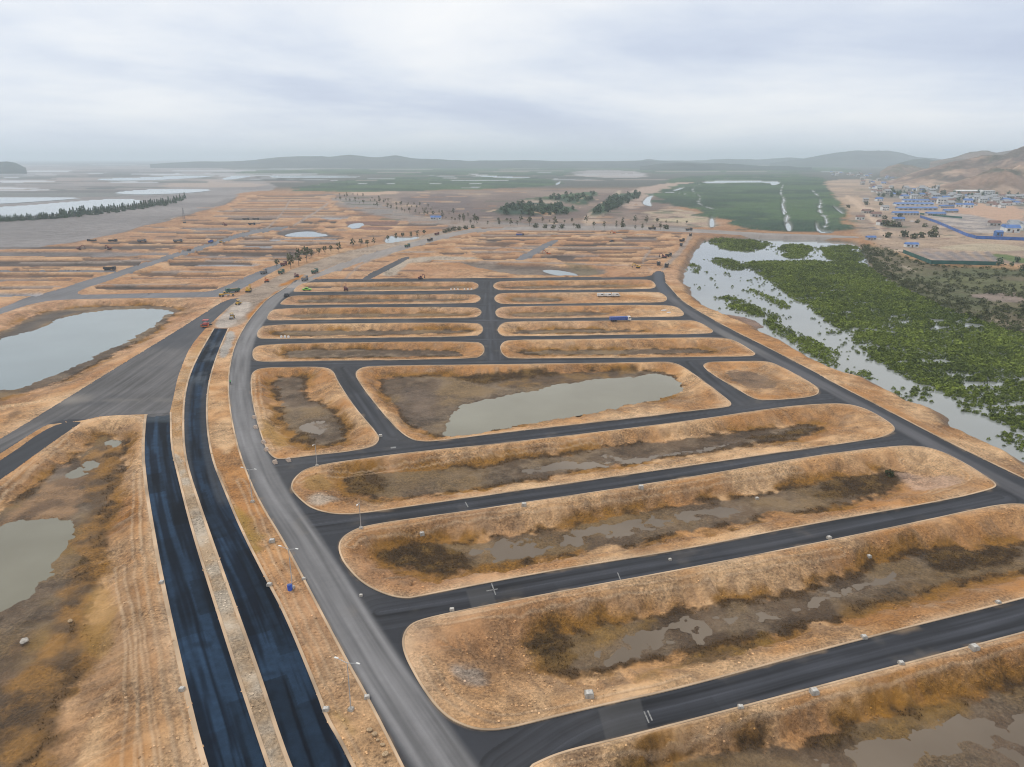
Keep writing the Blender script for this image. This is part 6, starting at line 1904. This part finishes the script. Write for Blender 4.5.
for row, (xa, ya, xb, yb, st_) in enumerate(((332, 199, 470, 223.5, 4.6), (338, 196.5, 480, 219.5, 5.2), (346, 194.5, 440, 210, 6.0), (470, 224.5, 690, 231, 9.5), (445, 222, 700, 224.5, 10.5))):
    n_ = int((xb - xa) / st_)
    for k in range(n_):
        if random.random() < 0.15:
            continue
        f_ = (k + random.uniform(-0.3, 0.3)) / n_
        far_sp.append((xa + (xb - xa) * f_, ya + (yb - ya) * f_ + random.uniform(-0.5, 0.5), random.uniform(0.55, 1.7) * (1.2 if row >= 3 else 1.0)))
for x, y, s in far_sp:
    place(sap[int(x * 7) % 3], x, y, random.uniform(0, 6), "young street tree in the long rows along the distant avenue", "young trees in rows along the distant avenue", scale=s)
bsh = [tree("bush", "dark bush", "bush", M_SCRUB, 60, 3.2, 2.6, 0.9, 0.3, 80 + s, trunk_r=0.15, shell=0.3) for s in range(2)]
for x, y, s, lb in ((444.5, 232.5, .9, "dark bush, first on the left of the clump at the avenue crossing"), (449, 231.5, 1.0, None), (454, 230.5, 1.1, None), (459, 230, 1.0, None), (466, 229, 1.0, None), (473, 228, 0.9, None), (536, 227.5, 1.2, None), (545, 228, 1.1, None), (553, 228.5, 1.1, None), (562, 228.5, 1.2, None), (578, 228.5, 1.2, None), (623, 227, 1.1, None), (666, 229, 1.2, None)):
    place(bsh[int(x) % 2], x, y, x, "dark bush beside the avenue in front of the central plots", "dark bushes beside the distant avenue", scale=s)
for x, y, s in ((886, 226, 1.8), (891, 226.5, 1.9), (897, 227, 1.6), (888, 237.5, 1.3), (904, 237, 1.6), (914, 238.5, 1.3), (921, 237.5, 1.4), (933, 237, 2.0), (925, 227, 1.1), (934.5, 230, 1.2), (917, 223, 1.1), (866, 205, 1.5), (881, 205, 1.3), (872, 214, 1.3), (884, 219, 1.2), (900, 217, 1.2), (848, 208, 1.2)):
    place(bsh[int(x) % 2], x, y, x, "dark bush on the bare sandy ground left of the blue fence", "bushes on the sandy ground left of the blue fence", scale=s)
# small green bush in the second basin
place(bsh[0], 889.5, 476, 0.4, "small dark green bush on the muddy floor of the long basin", z=-2.5, scale=0.42)["group"] = "lone bush"
# woods right of the centre and the tree belt on the east bank
wd = [tree("broadleaf_tree", "rounded dark tree", "tree", M_CONIF, 70, 4.2, 5.0, 1.5, 2.2, 90 + s, trunk_r=0.25, shell=0.35) for s in range(3)]
nT = 0
for px_, lb, gp, n_ in (([(493, 214), (505, 207), (530, 204), (572, 208), (576, 214), (545, 216), (510, 216.5)], "rounded dark tree in the grove beyond the central avenue", "trees in the grove beyond the central avenue", 75),
                        ([(589, 216), (600, 206), (612, 197), (640, 193), (640, 198), (622, 206), (609, 214), (600, 217)], "rounded dark tree in the grove right of the pale sandy track", "trees in the grove right of the pale sandy track", 55),
                        ([(508, 201.5), (545, 198.5), (590, 192.5), (598, 194.5), (586, 206), (575, 205), (545, 200.5)], "rounded dark tree in the farther grove left of the sandy track", "trees in the farther grove left of the sandy track", 30),
                        ([(868, 196), (890, 190), (940, 187), (975, 190), (1024, 196), (1060, 205), (1024, 206), (950, 202), (935, 198), (895, 198)], "rounded dark tree in the belt behind the blue roofed sheds", "trees in the belt behind the blue roofed sheds", 90),
                        ([(1000, 262), (1024, 262), (1040, 275), (1010, 271), (996, 268)], "rounded dark tree near the right edge below the green fence", "trees near the right edge below the green fence", 8)):
    P = poly(px_, 0, 1)
    k = 0
    while k < n_:
        x, y = random.uniform(P[:, 0].min(), P[:, 0].max()), random.uniform(P[:, 1].min(), P[:, 1].max())
        if sdist(np.array([x]), np.array([y]), P)[0][0] < 0:
            continue
        q = w2px(x, y)
        place(wd[k % 3], q[0], q[1], k, lb, gp, scale=random.uniform(0.7, 1.25) * (0.85 if y > 800 else 0.5))
        k += 1

# ---------------------------------------------------------------- buildings on the east bank
W_WH = pmat("white_render", (0.62, 0.63, 0.63), 0.8, var=0.12, scale=0.3)
W_GY = pmat("grey_render", (0.4, 0.38, 0.36), 0.85, var=0.15, scale=0.3)
W_BR = pmat("brown_roof_tile", (0.2, 0.12, 0.1), 0.85, var=0.2, scale=0.5)
W_GR = pmat("grey_roof_sheet", (0.3, 0.31, 0.33), 0.6, var=0.15, scale=0.5)
W_BL = pmat("blue_roof_sheet", (0.06, 0.16, 0.42), 0.5, var=0.18, scale=0.3)
W_WN = pmat("dark_window", (0.05, 0.06, 0.07), 0.2, var=0.1)


def house(name, label, cat, L_, W_, h, roof_h, wall, roof, storeys=1, bays=3, group=None, gable=True):
    t = thing(name, label, cat, group)
    MB().box(-L_ / 2, L_ / 2, -W_ / 2, W_ / 2, -0.3, h).build("wall", wall, t)
    if gable:
        v = [(-L_ / 2 - .4, -W_ / 2 - .5, h), (L_ / 2 + .4, -W_ / 2 - .5, h), (L_ / 2 + .4, W_ / 2 + .5, h), (-L_ / 2 - .4, W_ / 2 + .5, h), (-L_ / 2 - .4, 0, h + roof_h), (L_ / 2 + .4, 0, h + roof_h)]
        MB().add(v, [(0, 1, 5, 4), (2, 3, 4, 5), (0, 4, 3), (1, 2, 5), (0, 3, 2, 1)]).build("roof", roof, t)
    else:
        MB().box(-L_ / 2 - .4, L_ / 2 + .4, -W_ / 2 - .4, W_ / 2 + .4, h + 0.003, h + roof_h).build("roof", roof, t)
    sh = h / storeys
    for s in range(storeys):
        for b_ in range(bays):
            x0 = -L_ / 2 + (b_ + 0.5) * L_ / bays
            if s == 0 and b_ == bays // 2:
                MB().box(x0 - 0.6, x0 + 0.6, -W_ / 2 - 0.04, -W_ / 2 + 0.1, 0, min(2.3, sh * 0.8)).build("door", W_BR, t)
            else:
                MB().box(x0 - L_ / bays * 0.28, x0 + L_ / bays * 0.28, -W_ / 2 - 0.05, -W_ / 2 + 0.1, s * sh + sh * 0.3, s * sh + sh * 0.78).build("window", W_WN, t)
    return t


o = house("site_office", "small site building with bright blue sheet roof left of the avenue trees", "building", 14, 6, 3.0, 2.2, W_WH, W_BL, bays=4)
place(o, 436, 219.5, 0.02)
for x, y, L_, W_, lb in ((913, 205.5, 66, 12, "longest blue roofed shed, back row of the workers camp"), (916, 210, 62, 12, "long blue roofed shed, middle row of the workers camp"), (905, 215, 36, 10, "blue roofed shed at the front left of the workers camp"), (935, 215.5, 26, 10, "blue roofed shed at the front right of the workers camp"), (918, 202, 58, 10, "blue roofed shed in the rearmost strip, behind the longest row"), (946, 208, 22, 9, "short blue roofed shed right of the longest row"), (950, 212.5, 20, 9, "short blue roofed shed right of the middle row"), (898, 221, 14, 8, "small blue roofed shed standing apart, in front of the camp")):
    o = house("workers_shed", lb, "shed", L_, W_, 3.2, 2.2, W_GY if y > 207 else W_WH, W_BL, bays=8, group="blue roofed sheds of the workers camp")
    place(o, x, y, -0.03)
o = house("school_building", "large white three storey building on the slope at far right", "building", 42, 13, 12, 1.0, W_WH, W_GR, storeys=3, bays=9, gable=False)
place(o, 1008, 192, -0.12)
MB().box(-21, -13, -9, -6.6, 0, 14.2).box(12, 20, -9, -6.6, 0, 13.2).build("stair_tower", W_WH, o)
o = house("long_warehouse", "long low white roofed warehouse left of the big white building", "warehouse", 60, 18, 6, 2.5, W_GY, W_WH, bays=10)
place(o, 968, 193.5, -0.1)
o = house("white_hall", "white walled hall between the warehouse and the big white building", "hall", 26, 14, 8, 1.0, W_WH, W_WH, storeys=2, bays=5, gable=False)
place(o, 987, 194.5, -0.1)
o = house("site_hut", "small dark blue roofed hut beside the dirt road below the marsh edge", "hut", 9, 5, 2.8, 1.6, W_GY, W_BL, bays=3)
place(o, 870.5, 240, 0.1)
o = house("site_hut", "blue roofed hut with clutter at the left corner of the green fence", "hut", 11, 6, 2.8, 1.6, W_WH, W_BL, bays=3)
place(o, 911, 247, -0.1)
o = house("site_hut", "small dark hut inside the blue fence near its right end", "hut", 7, 6, 4.5, 1.5, W_BL, W_BL, bays=2)
place(o, 998, 236, -0.1)
hs_ = [house("village_house", "", "house", 11, 8, h_, 2.6, wl_, rf_, storeys=st_, bays=3) for h_, wl_, rf_, st_ in ((4, W_WH, W_BR, 1), (7, W_GY, W_GR, 2), (4, W_WH, W_BL, 1), (6.5, W_WH, W_GR, 2), (3.5, W_GY, W_BR, 1))]
k = 0
for (xa, xb, ya, yb, n_) in ((828, 862, 171.5, 177, 16), (862, 930, 174, 185, 40), (930, 1024, 195.5, 203, 58), (978, 1024, 188, 194, 8), (905, 960, 186, 192, 20), (935, 1024, 202, 208, 16), (900, 935, 192, 199, 10), (990, 1024, 203, 206, 6), (870, 935, 184, 196, 30), (850, 905, 196, 226, 7), (975, 1024, 225, 235, 7)):
    for _ in range(n_):
        x, y = random.uniform(xa, xb), random.uniform(ya, yb)
        if yb > 194 and (abs(x - 968) < 30 or abs(x - 1000) < 24) and y < 196.5:
            continue
        place(hs_[k % 5], x, y, random.uniform(-0.3, 0.3), "small pale house in the scattered village below the hills", "houses in the scattered village below the hills", scale=random.uniform(0.8, 1.3))
        k += 1


def fence(name, label, px, h, mat, z=0.0, gap=4.0):
    P = line(px, z, 0)
    t = thing(name, label, "fence")
    t.location = (P[0][0], P[0][1], z)
    Q = P - P[0]
    pn, ps = MB(), MB()
    n_ = 0
    for a, b in zip(Q[:-1], Q[1:]):
        l_ = np.linalg.norm(b - a)
        pn.bar((a[0], a[1], h / 2), (b[0], b[1], h / 2), 0.08, h)
        m_ = max(2, int(l_ / gap))
        for q in range(m_):
            c = a + (b - a) * q / m_
            if n_ < 95:
                MB().box(c[0] - 0.1, c[0] + 0.1, c[1] - 0.1, c[1] + 0.1, 0, h + 0.2).build("post", mat, t)
            n_ += 1
    pn.build("panel", mat, t)
    return t


fence("sheet_fence", "bright blue sheet metal fence angling round the building site", [(920, 217.5), (935, 222.5), (950, 229), (966, 236), (976, 238.8), (1024, 240.6), (1100, 243)], 3.2, pmat("blue_fence_sheet", (0.035, 0.12, 0.4), 0.5, var=0.2, scale=0.2), gap=6)
fence("mesh_fence", "dark green mesh fence round the brown plots", [(903, 253), (918, 259), (931, 264), (962, 264.5), (996, 265.5)], 3.0, pmat("green_fence_sheet", (0.02, 0.1, 0.085), 0.7, var=0.2, scale=0.2), gap=6)
fence("mesh_fence", "low green mesh fence in front of the blue roofed sheds", [(920, 214.5), (945, 217), (962, 218.5)], 2.4, MATS["green_fence_sheet"], gap=6)

# lattice drilling mast on the edge of the mudflat
t = thing("lattice_mast", "tall thin steel lattice mast at the edge of the mudflat", "mast")
k = MB()
for sx_ in (-1, 1):
    for sy_ in (-1, 1):
        k.bar((sx_ * 1.4, sy_ * 1.4, 0), (sx_ * 0.35, sy_ * 0.35, 19), 0.28, 0.28)
k.build("legs", P_GRY, t)
k = MB()
for i in range(9):
    z0, z1 = i * 2.1, i * 2.1 + 2.1
    a0, a1 = 1.4 - 1.05 * z0 / 19, 1.4 - 1.05 * z1 / 19
    for s in (-1, 1):
        k.bar((-a0 * 1, s * a0, z0), (a1, s * a1, z1), 0.14, 0.14).bar((s * a0, a0, z0), (s * a1, -a1, z1), 0.14, 0.14)
k.build("bracing", P_GRY, t)
MB().box(-1.8, 1.8, -1.8, 1.8, -0.3, 1.2).build("base_unit", P_DRK, t)
place(t, 184.5, 223, 0.4)
for pr in list(bpy.data.objects):
    if pr.parent is None and pr.type == 'EMPTY' and pr.name not in USED and pr.location.length < 1e-6:
        pass
